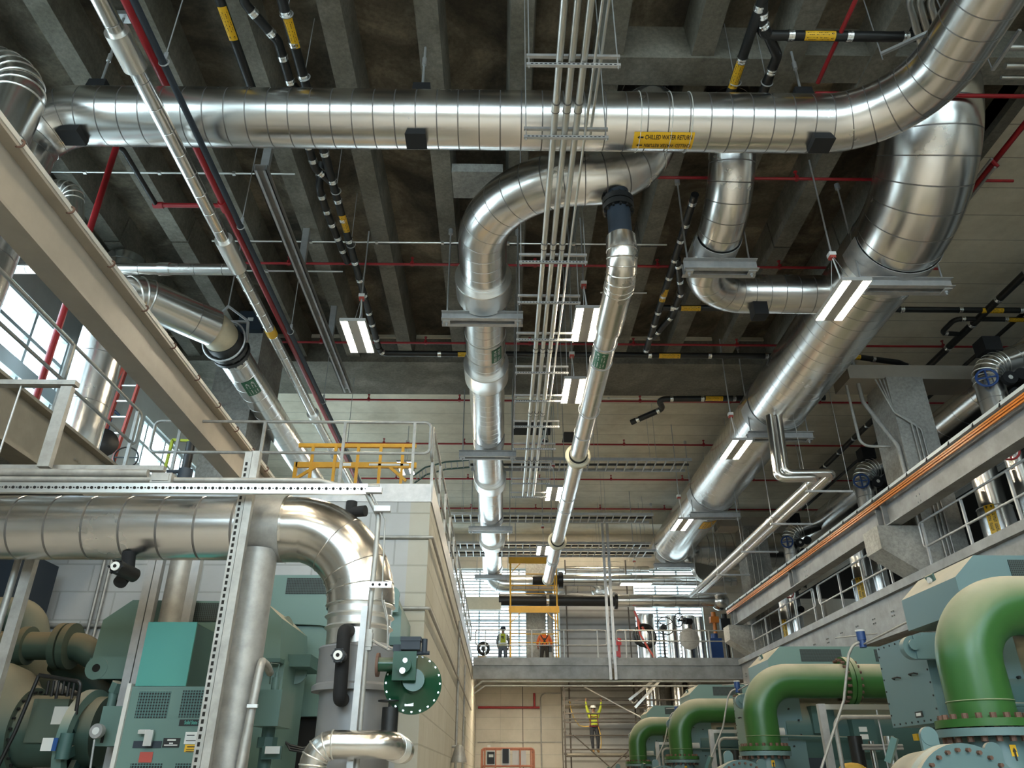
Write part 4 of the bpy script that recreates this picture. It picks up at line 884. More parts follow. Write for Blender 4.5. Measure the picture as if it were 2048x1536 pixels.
# ---- low small silver pipe, green pressure valve, uprights
t = thing('insulated_pipe', pp(640, 1500, 5.9), 'small low silver pipe with crinkled elbows in front of the near vertical pipe', 'pipe')
z0 = pp(700, 1489, 5.85).z; xa = pp(630, 1489, 5.85).x; xb = pp(778, 1489, 5.85).x
pa = fillet([(xa, 5.85, .2), (xa, 5.85, z0), (xb, 5.85, z0), (xb+.02, 6.5, z0-.02)], .13, 10)
part('jacket', MB().tube(pa, .092, 30), 'jacket2', t); part('crinkled_elbow', crinkles(MB(), pa, .092, z0-.38, z0-.1, .05, .006), 'alu', t); part('crinkled_elbow', crinkles(MB(), pa, .092, z0+.42, z0+.68, .05, .006), 'alu', t)
q = pp(778, 1435, 6.0); one('foam_stub', MB().cyl((q.x, 6.05, q.z-.14), (q.x, 6.05, q.z+.07), .06, 18).cyl((q.x-.01, 6.05, q.z+.11), (q.x-.01, 6.05, q.z+.118), .085, 20).cyl((q.x-.01, 6.05, q.z+.07), (q.x-.01, 6.05, q.z+.2), .008, 8), 'iron', 'black stub with a round plate on top of the small low silver pipe', 'pipe')
t = thing('pressure_valve', pp(825, 1420, 6.1), 'dark green round diaphragm valve with bolts round its rim, beside the near vertical pipe', 'valve')
q = pp(826, 1366, 6.05); ax = V((.12, -.95, .10)).normalized()
part('diaphragm', MB().lathe(q+ax*-.05, ax, [(0, .19), (0, .212), (.03, .214), (.035, .20), (.06, .17), (.10, .10), (.115, .085), (.16, .08)], 48), 'valvegreen', t)
part('rim_bolts', MB().bolts(q-ax*.035, ax, .198, 20, .008, .05), 'band', t)
part('nameplate', MB().cbox(q+ax*.032+V((-.02, -.005, -.14)), (.065, .004, .05)), 'band', t)
g = pp(808, 1340, 5.88); part('body', MB().box(g+V((-.085, 0, -.07)), g+V((.085, .1, .13))).cyl(g+V((-.0, .0, .03)), g+V((0, -.05, .03)), .055, 20).cyl(g+V((-.2, .1, .05)), g+V((-.05, .1, .05)), .05, 18), 'valvegreen', t)
part('cap_bolt', MB().cyl(g+V((.01, -.055, .06)), g+V((.01, -.0, .06)), .018, 12).cyl(g+V((-.005, -.06, -.01)), g+V((-.005, -.0, -.01)), .022, 12), 'band', t)
h = pp(822, 1292, 5.92); part('actuator', MB().cbox(h, (.14, .09, .06)).cbox(h+V((0, 0, .045)), (.15, .1, .03)).cbox(h+V((-.1, .02, -.015)), (.06, .06, .05)).cyl(h+V((.1, 0, -.05)), h+V((.1, 0, .05)), .022, 10).cyl(h+V((.03, 0, -.05)), h+V((.14, 0, -.05)), .014, 8), 'navy', t)
part('nozzle_flange', MB().cyl(g+V((-.22, .12, .05)), g+V((-.2, .12, .05)), .085, 20), 'rust', t)
part('tubing', MB().tube([h+V((-.02, .02, .0)), pp(775, 1300, 5.92), pp(775, 1235, 5.92), pp(768, 1200, 5.95)], .005, 6), 'galv', t)
def conduit_thing(label, path, r, y=None, mat='galvpipe', name='steel_conduit', fr=.1, **k):
    return one(name, MB().tube(fillet(path, fr, 6), r, 12), mat, label, 'conduit')
conduit_thing('vertical grey conduit in front of the near vertical pipe, bent at its top', [at(733, 985, y=5.95), at(757, 1032, y=5.95), at(752, 1100, y=5.95), at(735, 1262, y=5.95), at(712, 1545, y=5.95)], .021)
q = at(737, 1280, y=5.95); one('conduit_outlet', MB().cbox(q, (.05, .05, .15)).cbox(q+V((0, 0, .0)), (.06, .06, .1)).cyl(q+V((.02, 0, .0)), at(778, 1300, y=6.0), .011, 8), 'galvpipe', 'grey conduit fitting with a side arm on the vertical near conduit', 'fitting')
a = at(735, 1212, y=5.88); b = at(695, 1545, y=5.88); one('strut_upright', MB().bar((b.x+.0, 5.9, .1), (a.x-.02, 5.9, a.z), .045, .045), 'galv', 'vertical strut beside the near vertical conduit', 'strut')
a = at(738, 1169, y=5.88); mb = MB().box((a.x, 5.88, a.z-.022), (a.x+.17, 5.9, a.z+.022))
for i in range(3): mb.cyl((a.x+.03+i*.05, 5.876, a.z), (a.x+.03+i*.05, 5.881, a.z), .011, 10, 1)
one('strut_bracket', mb, ['alu', 'dark'], 'short white bracket with three holes across the near vertical conduit', 'bracket')
for (u, v, y, lb) in ((748, 981, 5.9, 'short strut stub at the end of the perforated strut'), (765, 1018, 5.9, 'short strut stub above the near vertical conduit')):
    q = at(u, v, y=y); one('strut_stub', MB().cbox(q, (.13, .045, .045)), 'galv', lb, 'strut')
conduit_thing('thin wire-like tube beside the near vertical conduit', [at(741, 983, y=5.93), at(770, 1038, y=5.93), at(765, 1165, y=5.93), at(764, 1200, y=5.95), at(778, 1260, y=5.98)], .006, fr=.03)
# ---- pipe supports under the near pipe
t = thing('pipe_support', (-2.08, 6.55, 0), 'fat galvanised post holding up the near silver pipe', 'post'); part('post', MB().cyl((-2.08, 6.5, 0), (-2.08, 6.5, 3.33), .158, 30), 'galvpipe', t)
part('saddle', MB().lathe((-2.24, 6.6, 3.56), (1, 0, 0), [(0, .28), (0, .296), (.34, .296), (.34, .28)], 40), 'galvpipe', t)
t = thing('strut_upright', (-2.12, 6.1, 0), 'tall slotted strut upright in front of the near pipe', 'strut'); a = at(510, 905, y=6.1)
mb = MB().box((-2.19, 6.08, 0), (-2.13, 6.14, a.z)).box((-2.12, 6.06, 0), (-2.06, 6.12, a.z)); z = .2
while z < a.z-.1: mb.box((-2.175, 6.0785, z), (-2.155, 6.081, z+.03), 1); z += .05
part('channel', mb, ['galvpipe', 'dark'], t)
part('foot_plate', MB().box((-2.25, 6.02, 0), (-2.02, 6.18, .012)), 'galvpipe', t)
ys = 8.33
t = thing('pipe_support', (-3.35, ys, 0), 'second galvanised post with struts, behind the starter cabinet', 'post'); a = at(352, 1180, y=ys)
part('post', MB().cyl((a.x, ys, 0), (a.x, ys, 4.3), .115, 26), 'galvpipe', t); part('strut', MB().box((a.x-.32, ys-.1, 0), (a.x-.24, ys-.02, 4.3)).box((a.x-.22, ys-.12, 0), (a.x-.15, ys-.04, 4.3)).box((a.x+.11, ys, 0), (a.x+.2, ys+.1, 4.3)), 'galv', t)
t = thing('strut_upright', at(20, 1300, y=6.9), 'galvanised strut with a conduit clipped to it at the left edge', 'strut'); a = at(38, 1200, y=6.9)
part('channel', MB().box((a.x-.04, 6.88, 0), (a.x+.05, 6.95, 3.4)), 'galvpipe', t); part('conduit', MB().cyl((a.x-.11, 6.9, 0), (a.x-.11, 6.9, 3.4), .03, 12), 'galvpipe', t)
# ---- services on the block wall
for i, z in enumerate((3.52, 3.28, 2.65)):
    conduit_thing('dark conduit running along the block wall behind the left machines, %s from the top' % ORD[i], [(-9, 11.24, z), ((-4.6, -4.0, -4.0)[i], 11.24, z)], .028, mat='galvpipe')
for i, x in enumerate((-5.82, -5.72)): conduit_thing(('pair of dark vertical conduits on the block wall, the one nearer the left edge', 'pair of dark vertical conduits on the block wall, the one nearer the teal hood')[i], [(x, 11.21, .5), (x, 11.21, 5.2)], .022)
for i, (v, u0) in enumerate(((1074, 700), (1216, 780))):
    p = at(866, v, y=11.25); q = at(u0, v, y=11.25)
    conduit_thing(('upper', 'lower')[i]+' conduit wrapping round the corner of the white block wall', [(q.x-.6, 11.26, p.z), (-1.04, 11.26, p.z), (-1.04, 29.5, p.z-.02)], .024, fr=.03)
conduit_thing('vertical conduit on the side of the block building', [(-1.06, 20.3, .6), (-1.06, 20.3, 5.2)], .03)
conduit_thing('conduit dropping by the doorway in the side of the block building', [(-1.06, 24.0, .6), (-1.06, 24.0, 4.6)], .025)
q = at(902, 1505, y=19.0); t = thing('wall_horn', (q.x, 19, q.z-.15), 'grey bell-shaped lamp on the side of the block building', 'lamp'); part('shade', MB().lathe((-.92, 19.0, q.z-.2), (0, 0, 1), [(0, .18), (.02, .18), (.3, .10), (.36, .05)], 20), 'galvpipe', t); part('arm', MB().cyl((-1.09, 19, q.z+.12), (-.92, 19, q.z+.12), .03, 8), 'galvpipe', t)
# ================================================================ left chillers
def face(poly, y, d): return MB().prism([at(u, v, y=y) for (u, v) in poly], (0, d, 0))
t = thing('chiller', (-4, 8.8, 0), 'teal chiller on the left, its hood chamfered and its compressor dusted tan', 'machine')
yh = 8.6
hood = face([(185, 1316), (206, 1240), (266, 1200), (530, 1203), (563, 1236), (560, 1318)], yh, 1.25)
part('hood', hood, 'teal', t)
a = at(365, 1206, y=yh); b = at(456, 1243, y=yh); lp = part('louver', MB().box((a.x, yh-.012, b.z), (b.x, yh+.01, a.z)), 'louver', t)
part('hood_trim', MB().box((at(182, 1316, y=yh).x, yh-.02, at(182, 1320, y=yh).z-.02), (at(562, 1316, y=yh).x, yh+1.25, at(182, 1316, y=yh).z)), 'tealdark', t)
z1 = at(300, 1318, y=8.75).z
part('motor_body', MB().box((at(228, 1400, y=8.75).x, 8.75, .4), (at(560, 1400, y=8.75).x, 9.75, z1)), 'teal', t)
part('motor_rib', MB().box((at(228, 1400, y=8.7).x, 8.62, .4), (at(262, 1400, y=8.7).x, 8.76, z1)).box((at(258, 1400, y=8.7).x, 8.66, at(258, 1372, y=8.7).z), (at(278, 1400, y=8.7).x, 8.76, at(258, 1335, y=8.7).z)), 'teal', t)
q = at(196, 1337, y=8.5); mb = MB().lathe(q+V((0, .03, 0)), (0, -1, 0), [(0, .115), (.07, .115)], 24).box(q+V((0, -.036, -.105)), q+V((.32, .03, .115))); part('lifting_lug', mb, 'teal', t)
part('lug_hole', MB().cyl(q+V((-.0, -.041, 0)), q+V((0, -.046, 0)), .04, 18), 'dark', t)
q = at(590, 1345, y=9.3); part('lifting_lug', MB().lathe(q, (.3, -1, 0), [(0, .13), (.06, .13)], 24).cbox(q+V((-.2, 0, .02)), (.35, .1, .22)), 'teal', t)
q = at(585, 1322, y=9.0); part('drip_pan', MB().cbox(q+V((0, .3, 0)), (.42, .7, .13)), 'tealdark', t)
q = at(566, 1247, y=9.2); part('lifting_lug', MB().lathe(q+V((.05, .0, .0)), (1, -.3, .4), [(0, .08), (.03, .08)], 20), 'tealdark', t)
# compressor casting, its axis along the machine
ax = V((1, 0, 0)); yc = 8.45; zc = 2.02
xl = at(20, 1420, y=yc).x; xm = at(120, 1420, y=yc).x; xr = at(178, 1420, y=yc).x
part('volute', MB().lathe((xl-1.45, yc, zc), ax, [(0, .80), (.6, .84), (.98, .80), (1.0, .68), (1.08, .70), (1.16, .70), (1.2, .66), (1.34, .64), (1.5, .58), (1.6, .46), (1.7, .40)], 48), 'olive', t)
part('volute_bolts', MB().bolts((xl-.33, yc, zc), ax, .68, 34, .016, .12), 'iron', t)
part('gear_case', MB().lathe((xm-.45, yc, zc), ax, [(0, .40), (.18, .38), (.2, .33), (.9, .32), (.95, .32)], 40), 'olive', t)
part('gear_case_bolts', MB().bolts((xm-.26, yc, zc), ax, .36, 24, .013, .07), 'iron', t)
q = at(105, 1405, y=8.0); part('cover_plate', MB().box((xm-.1, yc-.33, zc-.12), (xr-.05, yc-.25, zc+.27)), 'olive', t)
part('nameplate', MB().box((xm+.12, yc-.338, zc+.04), (xm+.34, yc-.330, zc+.20)), 'whitedim', t, 'pale printed nameplate')
part('coupling_ring', MB().lathe((xr+.02, yc-.05, zc-.12), ax, [(0, .40), (0, .50), (.09, .50), (.09, .40), (.04, .36), (0, .36)], 44), 'teal', t)
mb = MB()
for i in range(8): 
    a = 2*PI*i/8+.3; mb.bar((xr+.06, yc-.05+.4*math.cos(a), zc-.12+.4*math.sin(a)), (xr+.06, yc-.05+.12*math.cos(a), zc-.12+.12*math.sin(a)), .05, .10)
part('coupling_spokes', mb, 'tealdark', t)
mb = MB(); q0 = at(78, 1350, y=7.95)
mb.tube(fillet([q0, q0+V((.42, .0, -.06)), q0+V((.42, .05, -.35))], .05), .018, 8).tube(fillet([q0, q0+V((-.08, 0, -.5)), q0+V((-.2, .0, -1.0))], .05), .018, 8)
for i in range(6): mb.cyl(q0+V((.1+.05*i, .02, -.05)), q0+V((.1+.05*i, .04, -.17-.02*(i % 3))), .014, 8)
part('oil_piping', mb, 'iron', t)
g = at(193, 1462, y=7.75); part('gauge', MB().lathe(g, (-.1, -1, 0), [(-.06, .03), (-.05, .06), (0, .065), (.012, .062)], 24), 'galv', t); part('gauge_face', MB().cyl(g+V((0, -.013, 0)), g+V((0, -.018, 0)), .032, 20), 'white', t)
part('gauge_cable', MB().tube([g+V((0, 0, -.07)), g+V((.01, .02, -.3)), g+V((.1, .05, -.6)), g+V((.2, .1, -1.1))], .010, 8), 'galv', t)
a = at(196, 1412, y=7.9); b = at(272, 1492, y=7.9); part('control_box', MB().box((at(205, 1420, y=7.9).x, 7.9, b.z), (at(268, 1450, y=7.9).x, 8.3, a.z)), 'teal', t)
q = at(206, 1473, y=7.9); part('number', text_mb('1', .16, lambda x, y, z: V((q.x+x, 7.896-z, q.z+y)), bold=.006), 'ink', t, 'black figure 1')
q = at(226, 1390, y=8.4); part('valve', MB().cyl(q+V((0, 0, -.12)), q+V((0, 0, .03)), .045, 14).cyl(q+V((0, 0, .03)), q+V((.03, -.02, .12)), .06, 6), 'teal', t)
for (u, v, w_, h_) in ((269, 1342, .085, .10), (264, 1362, .085, .10), (258, 1395, .075, .2)):
    q = at(u, v, y=8.6); part('warning_sticker', MB().box((q.x-w_/2, 8.60, q.z-h_/2), (q.x+w_/2, 8.612, q.z+h_/2)).box((q.x-w_/2, 8.594, q.z+h_*.25), (q.x+w_/2, 8.6, q.z+h_/2), 1), ['white', 'redlite'], t)
q = at(425, 1338, y=8.6); part('warning_sticker', MB().box((q.x-.1, 8.70, q.z-.09), (q.x+.06, 8.749, q.z+.09)), 'white', t); part('sticker_text', text_mb('use', .1, lambda x, y, z: V((q.x-.02+x, 8.698-z, q.z+y)), bold=.002), 'ink', t)
# suction and discharge pipes at the left edge
part('refrigerant_pipe', MB().tube(fillet([(-7.6, 9.6, 3.35), (at(55, 1230, y=9.6).x, 9.6, 3.35), (at(75, 1300, y=9.6).x+.05, 9.6, 2.6), (at(75, 1300, y=9.6).x+.05, 9.6, 1.6)], .28, 8), .22, 26), 'olive', t)
q = at(40, 1290, y=8.7); part('refrigerant_pipe', MB().tube(fillet([q+V((-.5, 0, -.6)), q+V((-.45, 0, 0)), q+V((.1, .05, 0)), q+V((.6, .1, .0)), q+V((1.4, .3, -.45))], .2, 6), .145, 24).cyl(q+V((.38, .07, 0)), q+V((.45, .07, 0)), .24, 28).cyl(q+V((.47, .07, 0)), q+V((.54, .07, 0)), .24, 28).cyl(q+V((.0, .05, 0)), q+V((.08, .05, 0)), .2, 24), 'olive', t)
part('refrigerant_pipe', MB().tube([at(120, 1320, y=9.3), at(150, 1345, y=9.3), at(185, 1360, y=9.3), at(230, 1400, y=9.3)], .16, 22), 'olive', t)
part('base_shell', MB().lathe((-8, 8.9, .5), ax, [(0, .75), (5.2, .75)], 40), 'tealdark', t)
part('filter_can', MB().cyl(at(130, 1490, y=7.9)+V((0, 0, -.12)), at(130, 1490, y=7.9)+V((0, 0, .1)), .06, 16), 'tealdark', t)
q = at(100, 1490, y=7.85); part('sticker', MB().box(q+V((-.08, 0, -.05)), q+V((.02, .01, .06))).box(q+V((.02, 0, -.05)), q+V((.06, .01, .06)), 1), ['white', 'bluepipe'], t)
# second chiller behind it
t = thing('chiller', (-2.6, 10.3, 0), 'second teal chiller standing behind the near vertical pipe, with a black louver', 'machine')
y2 = 10.05
part('hood', face([(532, 1246), (535, 1150), (772, 1150), (803, 1222), (800, 1292), (640, 1250)], y2, 1.1), 'teal', t)
a = at(575, 1156, y=y2); b = at(662, 1188, y=y2); part('louver', MB().box((a.x, y2-.012, b.z), (b.x, y2+.01, a.z)), 'louver', t)
zt = at(640, 1250, y=y2).z
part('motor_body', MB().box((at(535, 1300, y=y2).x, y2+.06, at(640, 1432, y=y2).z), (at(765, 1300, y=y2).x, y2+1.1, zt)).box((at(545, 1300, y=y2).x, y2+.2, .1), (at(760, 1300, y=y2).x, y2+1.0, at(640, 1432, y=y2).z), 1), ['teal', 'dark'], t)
q = at(785, 1190, y=y2-.1); part('lifting_lug', MB().lathe(q+V((0, .0, 0)), (0, -1, 0), [(0, .095), (.04, .095)], 24).box(q+V((-.09, -.036, -.22)), q+V((.09, 0, 0))), 'teal', t); part('lug_hole', MB().cyl(q+V((0, -.041, .01)), q+V((0, -.045, .01)), .035, 18), 'white', t)
q = at(783, 1265, y=y2-.05); part('drip_pan', MB().cbox(q+V((.05, .5, -.1)), (.32, 1.0, .1)), 'tealdark', t)
# starter cabinet
t = thing('starter_cabinet', (-3, 7.5, 0), 'teal solid state starter cabinet with mesh windows and a bright teal upper box', 'cabinet')
yf = 7.2; a = at(285, 1244, y=yf); b = at(383, 1371, y=yf); xL, xR = a.x-.015, b.x+.035
xL = at(297, 1245, y=yf).x; xR = at(395, 1242, y=yf).x; zm = at(300, 1372, y=yf).z; zu = at(330, 1244, y=yf).z
ub = part('upper_box', MB().box((xL, yf, zm), (xR, yf+.02, zu)), 'tealbright', t, 'bright teal front cover'); part('upper_case', MB().box((xL+.01, yf+.02, zm), (xR-.005, yf+.62, zu-.01)), 'tealdark', t)
cL, cR = xL-.02, at(425, 1372, y=yf).x+.14
part('body', MB().box((cL, yf+.0, .05), (cR, yf+.65, zm-.004)), 'teal', t)
part('door_edge', MB().box((cL-.035, yf-.03, .05), (cL, yf+.3, zm+.02)), 'whitedim', t)
def onface(u0, v0, u1, v1, nm, mat, th=.006, lb=None):
    p, q = at(u0, v0, y=yf), at(u1, v1, y=yf); o = part(nm, MB().box((p.x, yf-th, q.z), (q.x, yf+.001, p.z)), mat, t, lb); return p, q
onface(280, 1383, 333, 1436, 'mesh_window', 'mesh'); onface(367, 1381, 425, 1435, 'mesh_window', 'mesh'); onface(262, 1527, 315, 1580, 'mesh_window', 'mesh'); onface(352, 1527, 410, 1580, 'mesh_window', 'mesh')
p, q = onface(360, 1439, 425, 1452, 'name_strip', 'ink'); tz = (p.z+q.z)/2
part('lettering', text_mb('Solid State Starter', .042, lambda x, y, z: V((p.x+.045+x*.62, yf-.008-z, tz+y)), bold=.001, align='LEFT'), 'tealbright', t)
onface(268, 1482, 322, 1496, 'handle_slot', 'navy'); onface(280, 1459, 300, 1465, 'handle_tag', 'white', .01)
p, q = at(292, 1460, y=yf-.05), at(302, 1492, y=yf-.05); part('handle', MB().box((p.x, yf-.06, q.z), (q.x, yf-.035, p.z)).box((p.x-.06, yf-.062, p.z-.03), (p.x-.0005, yf-.035, p.z)), 'alu', t)
p, q = onface(328, 1476, 358, 1495, 'black_plate', 'ink'); part('plate_text', MB().box((p.x+.035, yf-.008, p.z-.022), (q.x-.035, yf-.006, p.z-.010)).box((p.x+.055, yf-.008, p.z-.045), (q.x-.055, yf-.006, p.z-.036)).box((p.x+.015, yf-.008, q.z+.014), (q.x-.015, yf-.006, q.z+.022)), 'white', t)
p, q = onface(372, 1464, 408, 1488, 'white_notice', 'white'); part('notice_lines', MB().box((p.x+.015, yf-.008, p.z-.03), (p.x+.08, yf-.006, p.z-.022)).box((p.x+.015, yf-.008, p.z-.07), (q.x-.03, yf-.006, p.z-.064)), 'ink', t)
p, q = onface(371, 1489, 400, 1504, 'yellow_notice', 'label'); part('notice_lines', MB().box((p.x+.02, yf-.008, p.z-.022), (q.x-.02, yf-.006, p.z-.014)).box((p.x+.015, yf-.008, p.z-.04), (q.x-.015, yf-.006, p.z-.036)).box((p.x+.015, yf-.008, p.z-.054), (q.x-.015, yf-.006, p.z-.05)), 'ink', t)
onface(281, 1504, 303, 1525, 'red_notice', 'redlite')
# junction box and cable conduit beside the fat post
yj = 7.0
t = thing('junction_box', at(543, 1450, y=yj), 'teal junction box with pipe fittings, between the fat post and the near vertical pipe', 'box')
a = at(512, 1379, y=yj); b = at(573, 1452, y=yj); part('box', MB().box((a.x, yj, b.z), (at(562, 1400, y=yj).x, yj+.45, a.z)), 'teal', t)
q = at(551, 1370, y=yj+.1); part('sensor', MB().cyl(q+V((0, 0, -.06)), q+V((0, 0, .06)), .035, 14).cyl(q+V((0, 0, .06)), q+V((0, 0, .1)), .018, 10).tube([q+V((0, 0, .1)), q+V((.01, 0, .17)), q+V((-.06, 0, .18)), q+V((-.08, .1, .02))], .006, 6), 'teal', t)
q = at(535, 1480, y=yj+.2); part('fitting', MB().cyl(q+V((0, 0, .15)), q+V((0, 0, -.5)), .055, 16).cyl(q+V((0, 0, .02)), q+V((0, 0, -.06)), .085, 8).cbox(q+V((.08, -.1, -.1)), (.16, .05, .1)), 'tealdark', t)
part('label', MB().cbox(at(545, 1500, y=yj+.0), (.12, .01, .055)), 'white', t)
conduit_thing('thick galvanised conduit curving up beside the fat post', [at(478, 1545, y=6.35), at(523, 1322, y=6.35), at(533, 1330, y=6.8), at(540, 1345, y=7.1)], .033, fr=.08)
q = at(505, 1412, y=6.3); one('conduit_clip', MB().cbox(q, (.08, .02, .025)), 'alu', 'bright clip on the thick galvanised conduit', 'clip')
q = at(30, 1160, y=10.0); one('equipment_cabinet', MB().box((-8.6, 10.0, 0), (q.x, 10.9, at(30, 1100, y=10.0).z)).box((-8.5, 9.98, .4), (q.x-.1, 10.0, 2.0)), 'navy', 'dark navy cabinet at the left edge under the near pipe', 'cabinet')
t = thing('hose', at(600, 1500, y=9.3), 'black hoses sagging under the second chiller', 'hose')
for i in range(3): part('strand', MB().tube([at(560+i*6, 1478+i*3, y=9.2), at(580, 1490+i*5, y=9.2), at(605, 1496+i*4, y=9.2), at(635, 1490+i*4, y=9.3)], .012, 8), 'iron', t)
# ================================================================ right side: runway, gallery, risers, chillers
t = thing('crane_beam', (8.85, 12, 6.66), 'galvanised crane runway beam on the right, with orange conductor bars along its top', 'beam')
A0, A1 = YB+.05, 29.9
part('beam_section', MB().box((8.70, A0, 6.66), (9.0, A1, 6.69)).box((8.84, A0, 6.69), (8.86, A1, 7.30)).box((8.70, A0, 7.30), (9.0, A1, 7.33)), 'galvdim', t)
mb = MB()
for y in (16.75, 22.8, 29.3): mb.box((8.72, y-.01, 6.69), (8.84, y+.01, 7.3)); mb.box((8.72, y+.3, 6.69), (8.84, y+.32, 7.3))
for y in (15.3, 22.0):
    for k in range(6): mb.cyl((8.83, y+.12*(k % 2), 6.8+.14*(k//2)), (8.845, y+.12*(k % 2), 6.8+.14*(k//2)), .02, 6)
part('stiffener', mb, 'galvdim', t)
for i, (x, z) in enumerate(((8.665, 7.27), (8.665, 7.225), (8.68, 7.18))): part('conductor_bar', MB().box((x-.018, A0, z-.016), (x+.018, A1, z+.016)), 'orange', t)
part('insulator_rail', MB().box((8.63, A0, 7.335), (8.74, A1, 7.40)), 'winframe', t)
mb = MB(); y = 5.0
while y < A1: mb.bar((8.61, y, 7.31), (8.66, y, 7.43), .025, .025); y += .85
part('bar_clip', mb, 'iron', t)
for i, (y0, y1) in enumerate(((4.9, 16.2), (17.75, 22.3), (22.6, 28.8))):
    n = max(2, round((y1-y0)/1.7)); rail_run('guard_rail', 'pipe railing on the gallery, the run %s' % ('between the viewer and the first corbel column', 'just past the first corbel column', 'leading up to the far corbel column')[i], [(9.18, y0, 6.57), (9.18, y1, 6.57)], .53, [(9.18, y0+.12+(y1-y0-.24)*k/n, 0) for k in range(n+1)], 5.55, mat='galv')
# risers with elbows up to the header, and shorter jacketed pairs, one set per chiller
mb = MB().tube([(12.3, 5, 10.3), (12.3, 31, 10.3)], .46, 36, seam=.9, sw=.014, sd=.005)
t = thing('insulated_pipe', (12.3, 18, 9.84), 'dark silver header running in depth above the gallery, behind the concrete columns', 'pipe'); part('jacket', mb, JK, t)
for i, y in enumerate((14.9, 21.4, 27.9)):
    nm = ('beside the first corbel column', 'between the corbel columns', 'beside the far corbel column')[i]
    t = thing('riser_pipe', (10.8, y, 5.5), 'crinkled silver riser elbowing into the header above the gallery, %s' % nm, 'pipe', 'risers above the gallery')
    pa = fillet([(10.8, y, 7.7), (10.8, y, 9.75), (12.0, y+.05, 10.2)], [.5], 12)
    part('jacket', MB().tube(pa, .30, 32, seam=.5, sw=.012, sd=.004), JK, t); part('crinkled_elbow', crinkles(MB(), pa, .30, 1.7, 2.5, .1, .012), 'alu', t)
    part('foam_block', MB().box((10.85, y-.2, 10.15), (11.25, y+.2, 10.5)), 'foam', t)
    q = V((10.55, y-.35, 9.35)); part('handwheel', MB().torus(q, (-.5, -1, 0), .2, .028, 24, 8).bar(q-V((.18, -.09, 0)), q+V((.18, -.09, 0)), .03, .03).bar(q-V((0, 0, .18)), q+V((0, 0, .18)), .03, .03).cyl(q, q+V((.2, .35, 0)), .03, 8), 'blue', t, 'blue handwheel')
    q = V((11.0, y-.36, 9.3)); part('valve_cup', MB().cyl(q, q+V((-.02, -.12, .0)), .15, 20).cyl(q+V((.3, .05, .1)), q+V((.28, -.1, .1)), .14, 20).cyl(q+V((.1, .1, -.3)), q+V((.1, .0, -.3)), .12, 16), 'foam', t); part('valve_face', MB().cyl(q+V((-.02, -.125, 0)), q+V((-.02, -.13, 0)), .05, 16), 'whitedim', t)
    t2 = thing('riser_pipe', (10.42, y+.5, 5.5), 'fat silver riser with a yellow tag behind the railing, %s' % nm, 'pipe', 'fat risers behind the railing')
    part('jacket', MB().lathe((10.42, y+.5, 5.5), (0, 0, 1), [(0, .34), (1.15, .34), (1.18, .27), (2.3, .27)], 36), 'jacket', t2)
    part('seam_ring', MB().torus((10.42, y+.5, 6.66), (0, 0, 1), .335, .012, 32, 6), 'alu', t2)
    part('warning_tag', wrap_label((10.42, y+.5, 6.25), (0, 0, 1), (-.75, -.66, 0), .345, .85, .2, [('#756', .045, -.05), ('#567', -.045, -.05), ('>', .045, .38)], .065), ['label', 'ink'], t2)
    t3 = thing('riser_pipe', (10.3, y-.75, 5.5), 'thin silver riser with a red handwheel behind the railing, %s' % nm, 'pipe', 'thin risers behind the railing')
    part('jacket', MB().cyl((10.3, y-.75, 5.5), (10.3, y-.75, 7.75), .19, 26), 'jacket', t3)
    q = V((10.05, y-1.0, 7.35)); part('handwheel', MB().torus(q, (-.6, -1, 0), .17, .022, 22, 6).bar(q-V((.15, -.08, 0)), q+V((.15, -.08, 0)), .025, .025).bar(q-V((0, 0, .15)), q+V((0, 0, .15)), .025, .025).cyl(q, q+V((.2, .25, 0)), .025, 8), 'red', t3, 'red handwheel')
    q = V((10.35, y-1.05, 7.55)); part('valve_cup', MB().cyl(q+V((0, .2, 0)), q, .15, 20).cyl(q+V((.05, .2, -.75)), q+V((.05, .05, -.75)), .11, 16), 'foam', t3); part('valve_face', MB().cyl(q, q-V((0, .01, 0)), .05, 16), 'whitedim', t3)
    one('insulated_pipe', MB().tube(fillet([(11.4, y+1.2, 8.3), (11.4, y+4.6, 8.3)], 0), .30, 28, seam=.8, sw=.012, sd=.004), JK, 'dark silver pipe lying in depth behind the fat riser, %s' % nm, 'pipe', 'level pipes behind the risers')
t = thing('service_floor', (12.5, 20, 8.7), 'dark pipe rack deck behind the risers', 'deck'); part('deck_plate', MB().box((11.8, 6, 8.0), (15.4, 31, 8.06)), 'dark', t)
for k, (x, y) in enumerate(((9.75, 16.48), (9.85, 16.48), (9.95, 16.48), (9.62, 28.98), (9.8, 28.98), (9.95, 28.98))):
    conduit_thing('conduit on the face of the %s corbel column, %s' % (('first', 'far')[k//3], ('next to its corner', 'middle one', 'farthest from its corner')[k % 3]), [(x, y-.04, 5.6), (x, y-.04, 9.2-.12*(k % 3)), (x-.35-.1*(k % 3), y-.04, 9.4), (x-.6, y-.02, 10.3)] if k < 3 else [(x, y-.04, 5.6), (x, y-.04, 10.2)], .022, fr=.12)
conduit_thing('thick conduit strapped to the corner of the first corbel column', [(8.9, 16.9, 12.3), (8.95, 16.9, 9.9), (9.38, 16.6, 8.6), (9.40, 16.6, 5.6)], .05, fr=.2)
conduit_thing('J-shaped conduit loop beside the first corbel column', [(8.65, 17.0, 12.3), (8.7, 17.0, 8.75), (9.36, 16.9, 8.7)], .035, fr=.25)
for i, z in enumerate((11.1, 11.3)):
    conduit_thing(('lower', 'upper')[i]+' thin conduit hung above the gallery near the right edge', [(8.6, 12.0, z), (8.6, 10.0, z)], .025)
